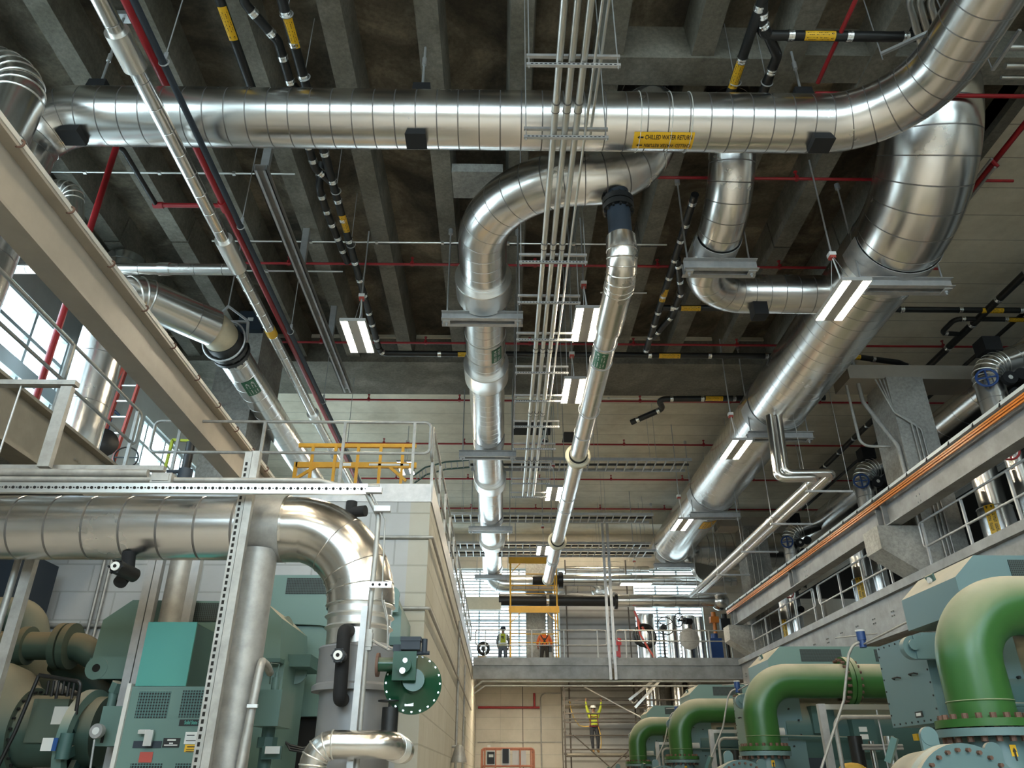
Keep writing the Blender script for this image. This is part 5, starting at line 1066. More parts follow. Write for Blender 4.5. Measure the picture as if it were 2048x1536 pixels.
# twin small silver pipes
for i, (dx, dz, lb) in enumerate(((0, 0, 'far-side one of the twin narrow silver pipes stepping out from under the widest duct'), (-.2, -.12, 'near-side one of the twin narrow silver pipes stepping out from under the widest duct'))):
    p = [(6.98+dx, 17.45, 9.75), (6.86+dx, 17.3, 8.15+dz), (8.0+(0 if i == 0 else -.44), 17.25, 8.15+dz), (7.98+(0 if i == 0 else -.44), 30.6, 8.15+dz)]
    t = thing('insulated_pipe', p[2], lb, 'pipe', 'twin narrow silver pipes'); part('jacket', MB().tube(fillet(p, [.16, .13], 8), .105, 22), 'jacket', t)
for i, y in enumerate((17.6, 20.3, 23.2, 26.2, 29.2)):
    t = thing('strut_trapeze', (7.9, y, 7.8), 'strut trapeze under the twin narrow pipes, %s from their elbows' % ORD[i], 'hanger', 'trapezes under the twin narrow pipes')
    part('strut', MB().box((7.4, y-.03, 7.78), (8.55, y+.03, 7.83)), 'galv', t)
    for x in (7.45, 8.5): part('hanger_rod', MB().cyl((x, y, 7.75), (x, y, 12.36), .008, 6), 'galv', t)
# trapeze and conduits under the roof at the upper right
t = thing('strut_trapeze', (6.0, 7.0, 11), 'slanting slotted strut with two rods at the top, in front of three fat conduits', 'hanger'); a = at(1762, 108, z=11.0); b = at(1893, 48, z=11.0)
part('strut', MB().bar(a, b, .045, .045), 'galv', t)
for q in (a, b): part('hanger_rod', MB().cyl(q-V((0, 0, .12)), (q.x, q.y, 12.66), .009, 6), 'galv', t)
for i, u in enumerate((1830, 1850, 1872)):
    p = at(u-13, 0, z=11.25); q = at(u+14, 95, z=11.25)
    conduit_thing('fat bright conduit behind the slanting strut, %s' % ('nearest the slotted end', 'middle one', 'nearest the bend of the crossing pipe')[i], [p-V((.0, 2, 0)), p, q, q+V((.5, .9, 0))], .052, mat='conduit', fr=.3)
t = thing('strut_trapeze', (7.6, 7.5, 10.7), 'perforated strut behind the bend of the crossing pipe, at the right edge', 'hanger'); a = at(1985, 140, z=10.9); b = at(2040, 60, z=10.9); part('strut', MB().bar(a, b, .045, .045), 'galv', t); part('hanger_rod', MB().cyl(a, (a.x, a.y, 12.3), .009, 6), 'galv', t)
for i, v in enumerate((95, 132, 155)): 
    p = at(2018-8*i, v, z=11.0); conduit_thing('bright conduit entering behind the bend at the right edge, %s' % ORD[i], [p, p+V((2.5, 0, 0))], (.045, .045, .03)[i], mat='conduit')
# ---------------------------------------------------------------- chillers
def chiller(i):
    D = 6.5*i; nm = ('nearest', 'second', 'third', 'fourth')[i]
    where = ('filling the lower right corner', 'second in the row on the right', 'third in the row on the right', 'last in the row on the right, by the scaffold')[i]
    hp = 'tealblue' if i == 0 else 'teal'
    t = thing('chiller', (6.3, 8.8+D, 0), 'blue-green chiller with a chamfered hood, '+where, 'machine', 'row of chillers on the right')
    o = V((0, D, 0))
    hood = MB().prism([V((4.9, 8.2, 3.17))+o, V((4.9, 8.2, 3.53))+o, V((5.16, 8.2, 3.765))+o, V((8.4, 8.2, 3.765))+o, V((8.6, 8.2, 3.53))+o, V((8.6, 8.2, 3.17))+o], (0, 1.24, 0))
    part('hood', hood, hp, t)
    part('louver', MB().box(V((5.52, 8.188, 3.50))+o, V((6.28, 8.21, 3.715))+o), 'louver', t); part('louver', MB().box(V((6.9, 8.188, 3.50))+o, V((7.7, 8.21, 3.715))+o), 'louver', t)
    q = V((4.99, 8.85, 3.63))+o; part('lifting_lug', MB().add([q+V((-.02, -.09, .06)), q+V((-.02, .09, .06)), q+V((.03, .05, -.07)), q+V((.03, -.05, -.07)), q+V((.0, -.09, .08)), q+V((.0, .09, .08)), q+V((.05, .05, -.05)), q+V((.05, -.05, -.05))], [(0, 1, 2, 3), (7, 6, 5, 4), (0, 4, 5, 1), (1, 5, 6, 2), (2, 6, 7, 3), (3, 7, 4, 0)]), 'tealdark', t)
    part('lug_hole', MB().cyl(q+V((-.03, 0, .01)), q+V((.0, 0, .01)), .035, 14), 'whitedim', t)
    tb = part('terminal_box', MB().box(V((4.6, 8.62, 2.12))+o, V((5.0, 9.72, 3.02))+o), hp, t)
    part('cover_screws', MB().bolts(V((4.597, 8.7, 2.6))+o, (1, 0, 0), .01, 1, .001, .002) if False else sum_bolts(o), 'iron', t)
    for dy in (8.95, 9.35): part('cover_handle', MB().tube([V((4.6, dy-.08, 2.62))+o, V((4.565, dy-.06, 2.63))+o, V((4.565, dy+.06, 2.63))+o, V((4.6, dy+.08, 2.62))+o], .009, 6), 'iron', t)
    part('nameplate', MB().box(V((4.592, 8.96, 2.19))+o, V((4.6, 9.12, 2.25))+o).box(V((4.588, 8.99, 2.205))+o, V((4.593, 9.09, 2.235))+o, 1), ['ink', 'white'], t)
    q = V((4.41, 8.45, 2.84))+o; part('lifting_lug', MB().lathe(q+V((0, .09, 0)), (0, -1, 0), [(0, .12), (.09, .12)], 26).box(q+V((0, -.02, -.12)), q+V((.75, .08, .12))).cyl(q+V((-.02, -.035, .02)), q+V((-.02, -.05, .02)), .055, 16), 'tealblue', t, 'light blue lug')
    part('bearing_plate', MB().prism([V((4.95, 8.3, 3.16))+o, V((4.75, 8.3, 2.6))+o, V((4.95, 8.3, 1.2))+o, V((5.4, 8.3, 1.2))+o, V((5.4, 8.3, 3.16))+o], (0, .12, 0)), 'tealblue', t)
    part('plate_screws', MB().bolts(V((5.0, 8.28, 2.4))+o, (0, 1, 0), .35, 9, .016, .04), 'iron', t)
    part('spacer_tube', MB().cyl(V((4.7, 8.36, 2.33))+o, V((5.05, 8.36, 2.33))+o, .09, 18), 'whitedim', t)
    part('motor_body', MB().lathe(V((5.0, 9.0, 2.35))+o, (1, 0, 0), [(0, .55), (.1, .72), (3.2, .72), (3.3, .5)], 36).box(V((5.0, 8.45, .8))+o, V((8.3, 9.7, 2.3))+o), 'tealdark', t)
    part('control_box', MB().box(V((5.55, 8.2, 2.3))+o, V((5.95, 8.45, 2.75))+o), 'tealdark', t); part('control_box', MB().box(V((6.2, 8.1, 2.0))+o, V((6.6, 8.45, 2.55))+o), 'tealdark', t)
    part('sticker', MB().box(V((6.3, 8.09, 2.32))+o, V((6.44, 8.1, 2.40))+o).box(V((6.3, 8.09, 2.2))+o, V((6.44, 8.1, 2.28))+o), 'white', t)
    part('sensor_tube', MB().tube(fillet([V((4.75, 8.3, 2.25))+o, V((5.0, 8.1, 2.25))+o, V((6.3, 8.1, 2.22))+o], .05), .022, 10), 'tealdark', t)
    part('inspection_plate', MB().box(V((5.2, 8.43, 1.55))+o, V((5.85, 8.46, 1.98))+o), 'navy', t)
    wb = V((3.85, 7.0, 1.36))+o
    part('water_box', MB().lathe(wb, (-.08, 1, 0), [(0, .5), (.05, .5), (.07, .47), (.13, .47), (.15, .5), (.2, .5), (.3, .47), (.6, .45)], 48), 'tealblue', t)
    part('water_box_bolts', MB().bolts(wb+V((0, -.01, 0)), (-.08, 1, 0), .45, 30, .018, .05), 'rust', t)
    for dx in (-.16, .36): part('lifting_lug', MB().lathe(wb+V((dx, .2, .56-.12*(dx > 0))), (0, -1, 0), [(0, .075), (.04, .075)], 18).box(wb+V((dx-.075, .164, .38-.12*(dx > 0))), wb+V((dx+.075, .2, .56-.12*(dx > 0)))), 'tealblue', t)
    part('bracket', MB().bar(wb+V((-.50, .3, .36)), wb+V((-.42, .25, .55)), .12, .05), 'tealdark', t)
    part('yellow_tags', MB().box(V((4.75, 8.9, 1.98))+o, V((4.8, 9.0, 2.05))+o).box(V((4.75, 9.5, 1.98))+o, V((4.8, 9.6, 2.05))+o), 'label', t)
    # green condenser elbow standing on its flanges
    g = thing('green_pipe', (4.40, 7.5+D, 1.3), 'dusty green flanged elbow pipe %s' % ('in the lower right corner, cut by the edge', 'in front of the second chiller', 'in front of the third chiller', 'in front of the last chiller')[i], 'pipe', 'green elbow pipes')
    pa = fillet([V((4.40, 7.5, 2.03))+o, V((4.40, 7.5, 3.09))+o, V((8.6, 7.5, 3.09))+o], [.56], 18)
    part('elbow', MB().tube(pa, .278, 44), 'pipegreen', g)
    part('weld_ring', MB().torus(V((4.40, 7.5, 2.22))+o, (0, 0, 1), .278, .008, 40, 6), 'pipegreen', g)
    part('flange', MB().cyl(V((4.40, 7.5, 2.0))+o, V((4.40, 7.5, 2.065))+o, .415, 44), 'pipegreen', g)
    part('flange', MB().cyl(V((4.40, 7.5, 1.925))+o, V((4.40, 7.5, 1.99))+o, .415, 44), 'tealblue', g, 'lower blue-grey flange')
    part('flange_bolts', MB().bolts(V((4.40, 7.5, 1.995))+o, (0, 0, 1), .355, 20, .027, .23), 'rust', g)
    part('neck', MB().lathe(V((4.40, 7.5, 1.92))+o, (0, 0, -1), [(0, .27), (.05, .275), (.35, .33), (.7, .36)], 40), 'tealblue', g)
    xf = 5.92
    for dx in (0, .085): part('flange', MB().cyl(V((xf+dx, 7.5, 3.09))+o, V((xf+dx+.07, 7.5, 3.09))+o, .395, 44), 'pipegreen', g)
    part('flange_bolts', MB().bolts(V((xf+.07, 7.5, 3.09))+o, (1, 0, 0), .345, 20, .026, .27), 'rust', g)
    part('arrow_label', wrap_label(V((4.40, 7.5, 1.78))+o, (0, 0, 1), (.05, -1, 0), .29, .15, .055, [], .05), 'label', g); u0 = V((4.415, 7.5-.302, 1.78))+o; part('arrow', MB().add([u0+V((-.008, 0, -.05)), u0+V((.008, 0, -.05)), u0+V((.008, 0, .02)), u0+V((.018, 0, .02)), u0+V((0, 0, .055)), u0+V((-.018, 0, .02)), u0+V((-.008, 0, .02))], [(0, 1, 2, 3, 4, 5, 6)]), 'ink', g)
    if i < 3:
        # strut stand and bent conduit between the chillers
        f = thing('strut_stand', (4.66, 11.9+D, 0), 'galvanised strut stand with a perforated crossbar, beyond the %s green elbow pipe' % nm, 'stand', 'strut stands between the chillers')
        a = at(1641, 1408, y=11.9); 
        part('post', MB().box(V((a.x-.05, 11.86, 0))+o, V((a.x+.05, 11.95, a.z))+o), 'galv', f); part('crossbar', MB().box(V((a.x+.05, 11.88, a.z-.075))+o, V((a.x+1.6, 11.93, a.z-.005))+o), 'alu', f)
        part('bent_conduit', MB().tube(fillet([V((a.x+.12, 11.8, .2))+o, V((a.x+.12, 11.8, a.z-.18))+o, V((a.x+1.7, 11.8, a.z-.18))+o], .14, 8), .03, 12), 'galvpipe', f)
        part('hanger_rod', MB().cyl(V((a.x+.8, 11.9, .5))+o, V((a.x+.8, 11.9, a.z))+o, .012, 6), 'galv', f)
        h = thing('cable_whip', (5.3, 11.4+D, 0), 'grey cable whip looping up over the %s green elbow pipe to a blue cap' % ('second', 'third', 'last')[i], 'cable', 'cable whips between the chillers')
        w0 = [at(u, v, y=11.4)+o for (u, v) in ((1640, 1545), (1688, 1400), (1697, 1310), (1706, 1290), (1722, 1284))]
        part('cable', MB().tube(fillet(w0, .15, 6), .019, 12), 'galvpipe', h)
        q = at(1722, 1272, y=11.4)+o; part('cap', MB().cyl(q+V((0, 0, -.06)), q+V((0, 0, .06)), .062, 16).cyl(q+V((0, 0, -.16)), q+V((0, 0, -.06)), .05, 12), 'blue', h); part('lid', MB().cyl(q+V((0, 0, .06)), q+V((0, 0, .085)), .068, 16), 'whitedim', h)
        part('support_arm', MB().cyl(q+V((0, 0, -.12)), V((5.3, 9.42, 3.45))+o, .014, 8).cyl(q+V((-.25, .3, .02)), q+V((.2, -.1, .02)), .010, 8), 'galvpipe', h)
        s = thing('filter_assembly', (5.2, 12.6+D, 0), 'small silver filter cylinders and piping low beyond the %s green elbow pipe' % nm, 'piping', 'filter assemblies between the chillers')
        for (u, v, r_, h_) in ((1780, 1490, .075, .5), (1745, 1500, .04, .4), (1712, 1490, .10, .3)):
            q = at(u, v, y=12.4)+o; part('cylinder', MB().cyl((q.x, q.y, 0), (q.x, q.y, q.z+.12), r_, 16), 'jacket' if r_ < .09 else 'iron', s)
        q = at(1725, 1497, y=12.3)+o; part('manifold', MB().cyl(q, q+V((.6, 0, 0)), .02, 8).cyl(q+V((0, 0, .04)), q+V((.6, 0, .04)), .02, 8), 'galv', s)
        q = at(1705, 1540, y=12.0)+o; part('wrapped_valve', MB().ball(q, .16, 14, 0, (1.2, 1, .6)).ball(q+V((.12, .05, -.04)), .13, 12, 0, (1.3, 1, .7)).ball(q+V((-.15, .05, -.05)), .12, 12, 0, (1.1, 1, .6)), 'strap', s)
def sum_bolts(o):
    mb = MB()
    for k in range(8):
        for z in (2.15, 2.99): mb.cyl(V((4.592, 8.68+.14*k, z))+o, V((4.602, 8.68+.14*k, z))+o, .011, 6)
    for k in range(6):
        for y in (8.65, 9.69): mb.cyl(V((4.592, y, 2.25+.13*k))+o, V((4.602, y, 2.25+.13*k))+o, .011, 6)
    return mb
for i in range(4): chiller(i)
# ================================================================ the far end
def tray(label, x0, x1, y, z, w=.95, n=None, curve=None):
    t = thing('cable_tray', ((x0+x1)/2, y, z), label, 'tray', 'ladder cable trays'); h = .1
    for s in (-1, 1): part('side_rail', MB().box((x0, y+s*w/2-.015, z-h/2), (x1, y+s*w/2+.015, z+h/2)), 'galv', t)
    mb = MB(); k = int((x1-x0)/.3)
    for i in range(k): mb.box((x0+.1+i*.3, y-w/2, z-.04), (x0+.14+i*.3, y+w/2, z-.01))
    part('rungs', mb, 'galv', t)
    for x in [x0+.4+j*1.8 for j in range(int((x1-x0-.4)/1.8)+1)]:
        part('hanger_rod', MB().cyl((x, y-w/2, z), (x, y-w/2, 12.36), .007, 6).cyl((x, y+w/2, z), (x, y+w/2, 12.36), .007, 6), 'galv', t)
    part('cables', MB().tube([(x0, y+.05, z+.0), (x1, y-.05, z+.0)], .04, 8), 'iron', t)
    return t
tray('ladder cable tray between the beige collar of the slim pipe and the widest duct', -1.0, 5.9, 22.55, 10.4)
tr = tray('ladder cable tray in front of the cream cross beam', -1.9, 5.7, 28.1, 10.4)
tray('ladder cable tray just above the far windows, upper of two', -7, 6.4, 32.6, 10.55); tray('ladder cable tray just above the far windows, lower of two', -7, 6.4, 31.7, 10.0, .95)
t = thing('cable_tray', (-2, 22, 10.2), 'curved cable tray end dropping behind the roof railing', 'tray')
pts = [at(u, v, y=22.6) for (u, v) in ((938, 920), (890, 924), (850, 935), (826, 952))]
part('side_rail', MB().tube(pts, .03, 8), 'tealdark', t); part('side_rail', MB().tube([p+V((0, .5, -.05)) for p in pts], .03, 8), 'tealdark', t)
mb = MB()
for i in range(len(pts)-1):
    for k in range(4): q = pts[i].lerp(pts[i+1], k/4); mb.bar(q, q+V((0, .5, -.05)), .03, .02)
part('rungs', mb, 'galv', t)
t = thing('security_camera', at(1089, 882, z=11.9), 'white round camera under the cream ceiling beside the conduits', 'camera'); q = at(1089, 882, z=11.95); part('body', MB().ball(q, .16, 16, 0, (1, 1, .8)).cyl(q+V((0, 0, .1)), q+V((0, 0, .4)), .06, 12), 'white', t); part('eyes', MB().ball(q+V((-.05, -.13, -.07)), .045, 10).ball(q+V((.06, -.13, -.07)), .045, 10), 'ink', t)
for i, (u0, v0, u1, v1, y) in enumerate(((1028, 840, 1100, 870, 0), (1128, 864, 1165, 885, 0), (1040, 1072, 1160, 1098, 0), (1222, 1075, 1300, 1088, 0), (1150, 1076, 1205, 1088, 0))):
    a, b = at(u0, v0, z=12.345), at(u1, v1, z=12.345); one('ceiling_opening', MB().box((a.x, b.y, 12.338), (b.x, a.y, 12.349)), 'dark', 'dark rectangular opening in the cream ceiling, %s from the girder towards the far wall' % ORD[i], 'opening', 'openings in the cream ceiling')
rail_run('guard_rail', 'pipe railing on the far platform in front of the two workers', [(-.98, 30.8, 6.72), (4.1, 30.8, 6.72)], .56, [(x, 30.8, 0) for x in (-.6, 1.2, 2.45, 3.75)], 5.5)
rail_run('guard_rail', 'pipe railing on the far platform beside the grey posts, towards the gallery', [(4.5, 30.8, 6.72), (9.1, 30.8, 6.72)], .40, [(x, 30.8, 0) for x in (4.85, 5.9, 7.0, 8.1, 8.95)], 5.5)
for i, x in enumerate((4.16, 4.36)): one('steel_post', MB().box((x-.05, 30.62, 4.9), (x+.05, 30.71, 11.2)), 'galv', ('slimmer grey steel post standing up from the far platform edge', 'grey steel post reaching from below the platform to the cable trays')[i], 'post')
conduit_thing('pair of pipes slung under the far platform beam, upper one', [(-1.0, 30.75, 4.6), (-.7, 30.75, 4.84), (9.0, 30.75, 4.86)], .035); conduit_thing('pair of pipes slung under the far platform beam, lower one', [(-1.0, 30.7, 4.4), (-.6, 30.7, 4.68), (9.0, 30.7, 4.68)], .03)
one('sprinkler_pipe', MB().tube([(-1.0, 36.9, 4.4), (1.75, 36.9, 4.4)], .05, 10).cyl((1.52, 36.9, 4.4), (1.52, 36.9, 5.0), .05, 10), 'red', 'short red pipe with an upright stub on the wall under the far platform', 'pipe')
conduit_thing('grey conduit bending down the far wall beside the scaffold', [(2.7, 36.93, 5.0), (1.8, 36.93, 5.0), (1.8, 36.93, .5)], .03, fr=.25); conduit_thing('level grey conduit low on the far wall', [(-1.0, 36.95, 3.0), (2.7, 36.95, 3.0)], .02)
# black and silver pipes above the platform
t = thing('insulated_pipe', (4, 33.6, 8.2), 'black pipe above the far platform, beige at one end and silver at the other', 'pipe')
part('beige_end', MB().box((-1.5, 33.4, 8.0), (.0, 33.8, 8.52)), 'beige', t); part('pipe', MB().cyl((-.1, 33.6, 8.43), (4.95, 33.6, 8.43), .24, 28), 'iron', t)
part('flange', MB().cyl((4.9, 33.6, 8.43), (5.02, 33.6, 8.43), .36, 28), 'iron', t); part('jacket', MB().tube([(5.02, 33.6, 8.43), (9.45, 33.6, 8.43)], .27, 30, seam=1.0, sw=.012, sd=.004).ball((9.5, 33.6, 8.40), .40, 20), JK, t); part('clamp_band', MB().cyl((1.95, 33.6, 8.43), (2.07, 33.6, 8.43), .25, 24), 'band', t)
t = thing('insulated_pipe', (6, 34.3, 9.2), 'silver pipe with a black flange above the black pipe on the platform', 'pipe')
part('jacket', MB().tube([(2.75, 34.3, 9.47), (10.5, 34.3, 9.47)], .25, 30, seam=1.0, sw=.012, sd=.004), JK, t); part('flange', MB().cyl((2.55, 34.3, 9.47), (2.75, 34.3, 9.47), .36, 26), 'iron', t); part('pipe', MB().cyl((1.4, 34.3, 9.47), (2.6, 34.3, 9.47), .22, 24), 'iron', t)
one('insulated_pipe', MB().tube([(3.0, 35.6, 10.25), (6.9, 35.6, 10.25)], .16, 24, seam=1, sw=.012, sd=.004), JK, 'narrow silver pipe in front of the thin window strip', 'pipe')
for i, (u, r_) in enumerate(((1293, .40), (1345, .26), (1378, .34), (1400, .2))):
    q = at(u, 1270, y=35.2); one('insulated_pipe', MB().tube([(q.x, 35.2, .3), (q.x, 35.2, 8.1-.02*i)], r_, 28, seam=1.2, sw=.012, sd=.005), JK, 'upright silver pipe behind the far platform railing, %s from the grey posts' % ORD[i], 'pipe', 'upright pipes at the far platform')
q = at(1390, 1160, y=33.2); one('insulated_duct', MB().lathe((q.x+.3, 32.9, 9.6), (.25, -1, 0), [(0, .55), (.3, .55)], 36), 'jacket', 'round silver duct end beside the far end of the widest duct', 'duct')
for i, (u, v, y, r_, m) in enumerate(((1331, 1252, 33.0, .36, 'iron'), (1357, 1240, 33.2, .28, 'iron'))):
    q = at(u, v, y=y); t = thing('handwheel_valve', q, ('large three-spoke handwheel on the far platform', 'black handwheel edge-on beside the large three-spoke one')[i], 'valve')
    d = V((0, -1, 0)) if i == 0 else V((-.85, -.5, 0)); mb = MB().torus(q, d, r_, .022, 28, 6); xx, yy = frame(d)
    for k in range(3): a = 2*PI*k/3+.5; mb.bar(q, q+(xx*math.cos(a)+yy*math.sin(a))*r_, .03, .03)
    part('wheel', mb, m, t); part('stem', MB().cyl(q, q-d*.35, .04, 10), m, t); part('bonnet', MB().cyl(q-d*.35, q-d*.7, .14, 14), 'iron', t); part('stand', MB().cyl((q-d*.6).to_tuple()[:2]+(5.5,), q-d*.6, .05, 8), 'iron', t)
q = at(1378, 1278, y=32.6); one('round_cover', MB().lathe((q.x, 32.6, q.z), (.1, -1, 0), [(0, .42), (.05, .42), (.06, .40)], 32), 'galvpipe', 'round grey cover plate behind the far platform railing', 'cover')
for i, (u, v, sz, m) in enumerate(((1432, 1300, (.5, .4, .9), 'blue'), (1450, 1250, (.4, .3, .5), 'iron'), (1428, 1240, (.35, .3, .25), 'orange'))):
    q = at(u, v, y=33.5); mb = MB().cbox(q, sz); mb.cyl(q+V((0, 0, sz[2]/2)), q+V((0, 0, sz[2]/2+.2)), sz[0]*.3, 12); mb.cyl((q.x, q.y, 5.5), q, .08, 10); one('pump_unit', mb, m, ('blue', 'black', 'orange')[i]+' pump unit at the gallery end of the far platform', 'pump')
q = at(1290, 1270, y=33.6); t = thing('hose_coil', (q.x, 33.6, 5.9), 'black hose coil with red hoses behind the far platform railing', 'hose'); part('coil', MB().torus(q, (.2, -1, 0), .42, .07, 28, 8).torus(q+V((.1, .1, -.08)), (.3, -1, 0), .40, .06, 28, 8).torus(q+V((-.08, .2, -.04)), (.1, -1, .1), .38, .06, 28, 8), 'iron', t); part('red_hose', MB().tube([q+V((-.3, -.1, .7)), q+V((-.22, -.1, 0)), q+V((.1, -.12, -.6)), q+V((.35, -.1, -1.0))], .045, 8).tube([q+V((-.38, 0, 1.0)), q+V((-.2, 0, .5)), q+V((-.02, 0, .2))], .05, 8), 'redlite', t)
q = at(1238, 1300, y=31.2); one('red_valve', MB().cyl((q.x, 31.2, 5.5), (q.x, 31.2, 6.5), .05, 10).cbox((q.x, 31.2, 6.35), (.2, .12, .25)).cbox((q.x-.03, 31.2, 5.9), (.16, .1, .2)), 'red', 'red fire valve beside the grey posts on the far platform', 'valve')
one('concrete_pier', MB().box((1.15, 35.9, 5.5), (2.05, 36.6, 11.0)), 'column', 'concrete pier in front of the far windows behind the orange-shirted worker', 'column')
one('flue_pipe', MB().cyl((2.25, 35.9, 5.5), (2.25, 35.9, 11.0), .14, 18), 'galvpipe', 'grey upright pipe beside the concrete pier at the far windows', 'pipe')
one('pipe_stock', MB().box((-.9, 35.2, 5.5), (2.4, 35.7, 6.05)).cyl((-1.0, 35.1, 5.75), (2.3, 35.1, 5.75), .18, 16), 'browncloth', 'dark stock of pipes lying on the far platform behind the workers', 'pipe')
t = thing('reel', at(967, 1297, y=33.5), 'small dark reel on the far platform beside the block building', 'reel'); q = at(967, 1297, y=33.5); part('drum', MB().torus(q, (.3, -1, 0), .22, .07, 24, 8).cyl(q, q+V((0, .15, 0)), .1, 14), 'iron', t); part('stand', MB().cyl((q.x, q.y+.05, 5.5), q, .04, 8), 'iron', t)
one('timber_stack', MB().box((-1.0, 33.4, 5.5), (-.55, 33.9, 6.0)).box((-.95, 33.35, 6.0), (-.6, 33.9, 6.12)), 'patina', 'tan timber blocks at the corner of the far platform', 'timber')
# yellow scaffold tower on the platform
t = thing('scaffold_tower', (1.3, 32.4, 5.5), 'yellow scaffold tower standing on the far platform round the slim pipe', 'scaffold')
Y0 = 32.4; a = at(1021, 1200, y=Y0).x; b = at(1114, 1200, y=Y0).x
for x in (a, b):
    for dy in (0, 1.3): part('upright', MB().cyl((x, Y0+dy, 5.5), (x, Y0+dy, at(1021, 1115, y=Y0).z), .035, 10), 'yellow', t)
for v in (1121, 1219):
    z = at(1060, v, y=Y0).z; part('beam', MB().box((a-.08, Y0-.05, z-.13), (b+.08, Y0+.05, z+.13)), 'yellow', t)
    for (x, s) in ((a, 1), (b, -1)): part('brace', MB().bar((x, Y0, z-.55), (x+s*.42, Y0, z-.12), .03, .03), 'yellow', t)
for v in (1232+36, 1285, 1148, 1171, 1180, 1187): z = at(1060, v, y=Y0).z; part('rung', MB().cyl((a, Y0, z), (b, Y0, z), .018, 8), 'yellow', t)
# system scaffold under and behind the platform
t = thing('steel_scaffold', (4.2, 34.2, 0), 'rusty steel scaffold against the grey siding under the far platform', 'scaffold')
XS = (2.62, 2.95, 5.45); m_ = 'rustpole'
M['rustpole'] = plain('weathered_scaffold_tube', (.10, .085, .072), .6, .15, .3, 6)
for i, (x, y) in enumerate(((2.62, 33.9), (2.95, 35.2), (6.0, 33.9), (5.75, 35.2))):
    part('standard', MB().cyl((x, y, 0), (x, y, 5.0 if y < 35 else 10.6), .032, 10), m_, t)
    mb = MB()
    for z in (.6, 1.6, 2.45, 3.25, 4.0, 4.47, 4.95): mb.cyl((x, y, z-.03), (x, y, z+.03), .055, 10)
    part('rosette', mb, m_, t)
for z in (4.95, 4.45, 4.28, 3.95, 3.75, 3.62, 3.13, 2.62, 2.37): part('ledger', MB().cyl((2.6, 33.9, z), (6.05, 33.9, z), .026, 8), m_, t)
for z, y0 in ((4.22, 34.35), (2.42, 33.95)): part('plank', MB().box((2.7, y0, z), (6.0, 35.1, z+.06)), 'tan', t)
for (x0, z0, x1, z1) in ((2.95, 3.15, 5.2, 1.3), (5.9, 3.2, 3.6, 1.3), (6.05, 3.0, 5.0, 2.3)): part('brace', MB().cyl((x0, 33.85, z0), (x1, 33.85, z1), .024, 8), m_, t)
part('tube_brace', MB().cyl((3.35, 33.6, 5.0), (6.15, 33.6, 3.55), .03, 10), 'alu', t)
t = thing('steel_scaffold', (7.4, 34.0, 0), 'scaffold braces and stair behind the last green elbow pipe', 'scaffold')
for (u0, v0, u1, v1) in ((1270, 1415, 1330, 1350), (1258, 1400, 1318, 1352)): part('stair_string', MB().bar(at(u0, v0, y=33.8), at(u1, v1, y=33.8), .05, .1), 'alu', t)
for z in (4.47, 4.2): part('ledger', MB().cyl((6.0, 33.9, z), (9.2, 33.9, z), .03, 8), m_, t)
part('standard', MB().cyl((6.35, 34.0, 0), (6.35, 34.0, 4.9), .04, 10), m_, t)
conduit_thing('bent grey pipe at the top of the scaffold stair', [at(1262, 1400, y=33.7), at(1264, 1412, y=33.7), at(1275, 1400, y=33.7)], .03)
for i, x in enumerate((6.75, 8.2)): struct('trim_%d' % (50+i), MB().box((x-.55, 36.2, 0), (x+.55, 36.8, 5.3)), 'column')
# scissor lift basket
t = thing('lift_basket', (.25, 28, 1.0), 'faded orange lift basket with dark control boxes under the far platform', 'lift')
x0, x1, y0, y1, zt = -.60, 1.10, 27.6, 28.6, 2.46
fp = fillet([(x0, y0, 1.2), (x0, y0, zt), (x1, y0, zt), (x1, y0, 1.2)], .1, 5); part('front_rail', MB().tube(fp, .03, 10).cyl((x0, y0, 1.95), (x1, y0, 1.95), .025, 8).cyl((x0, y0, 1.75), (x1, y0, 1.75), .025, 8), 'lift', t)
fp = fillet([(x0, y1, 1.2), (x0, y1, zt), (x1, y1, zt), (x1, y1, 1.2)], .1, 5); part('back_rail', MB().tube(fp, .03, 10).cyl((x0, y1, 1.95), (x1, y1, 1.95), .025, 8), 'lift', t)
for x in (x0, x1, x0+.1, x1-.1, x0+.45, x1-.45): part('upright', MB().cyl((x, y0, 1.2), (x, y0, zt-.03), .025, 8), 'lift', t); 
for x in (x0, x1): part('side_rail', MB().cyl((x, y0, zt-.08), (x, y1, zt-.08), .025, 8), 'lift', t)
part('platform', MB().box((x0, y0, 1.1), (x1, y1, 1.2)), 'lift', t); part('mast', MB().box((0, 27.9, 0), (.5, 28.3, 1.1)), 'lift', t)
part('control_box', MB().box((-.42, y0-.06, 2.0), (-.18, y0-.02, 2.36)).box((-.37, y0-.07, 2.2), (-.22, y0-.06, 2.28), 1), ['ink', 'white'], t); part('control_box', MB().box((.08, y0-.08, 2.02), (.28, y0-.02, 2.44)), 'ink', t)
part('white_panel', MB().box((.4, y0+.1, 1.98), (.85, y0+.13, 2.4)).box((-.45, y0-.019, 1.97), (-.15, y0-.012, 2.4)).box((.05, y0-.019, 1.95), (.32, y0-.012, 2.44)), 'white', t); part('beacon', MB().box((-.42, y0, zt), (-.32, y0+.1, zt+.1)), 'white', t)
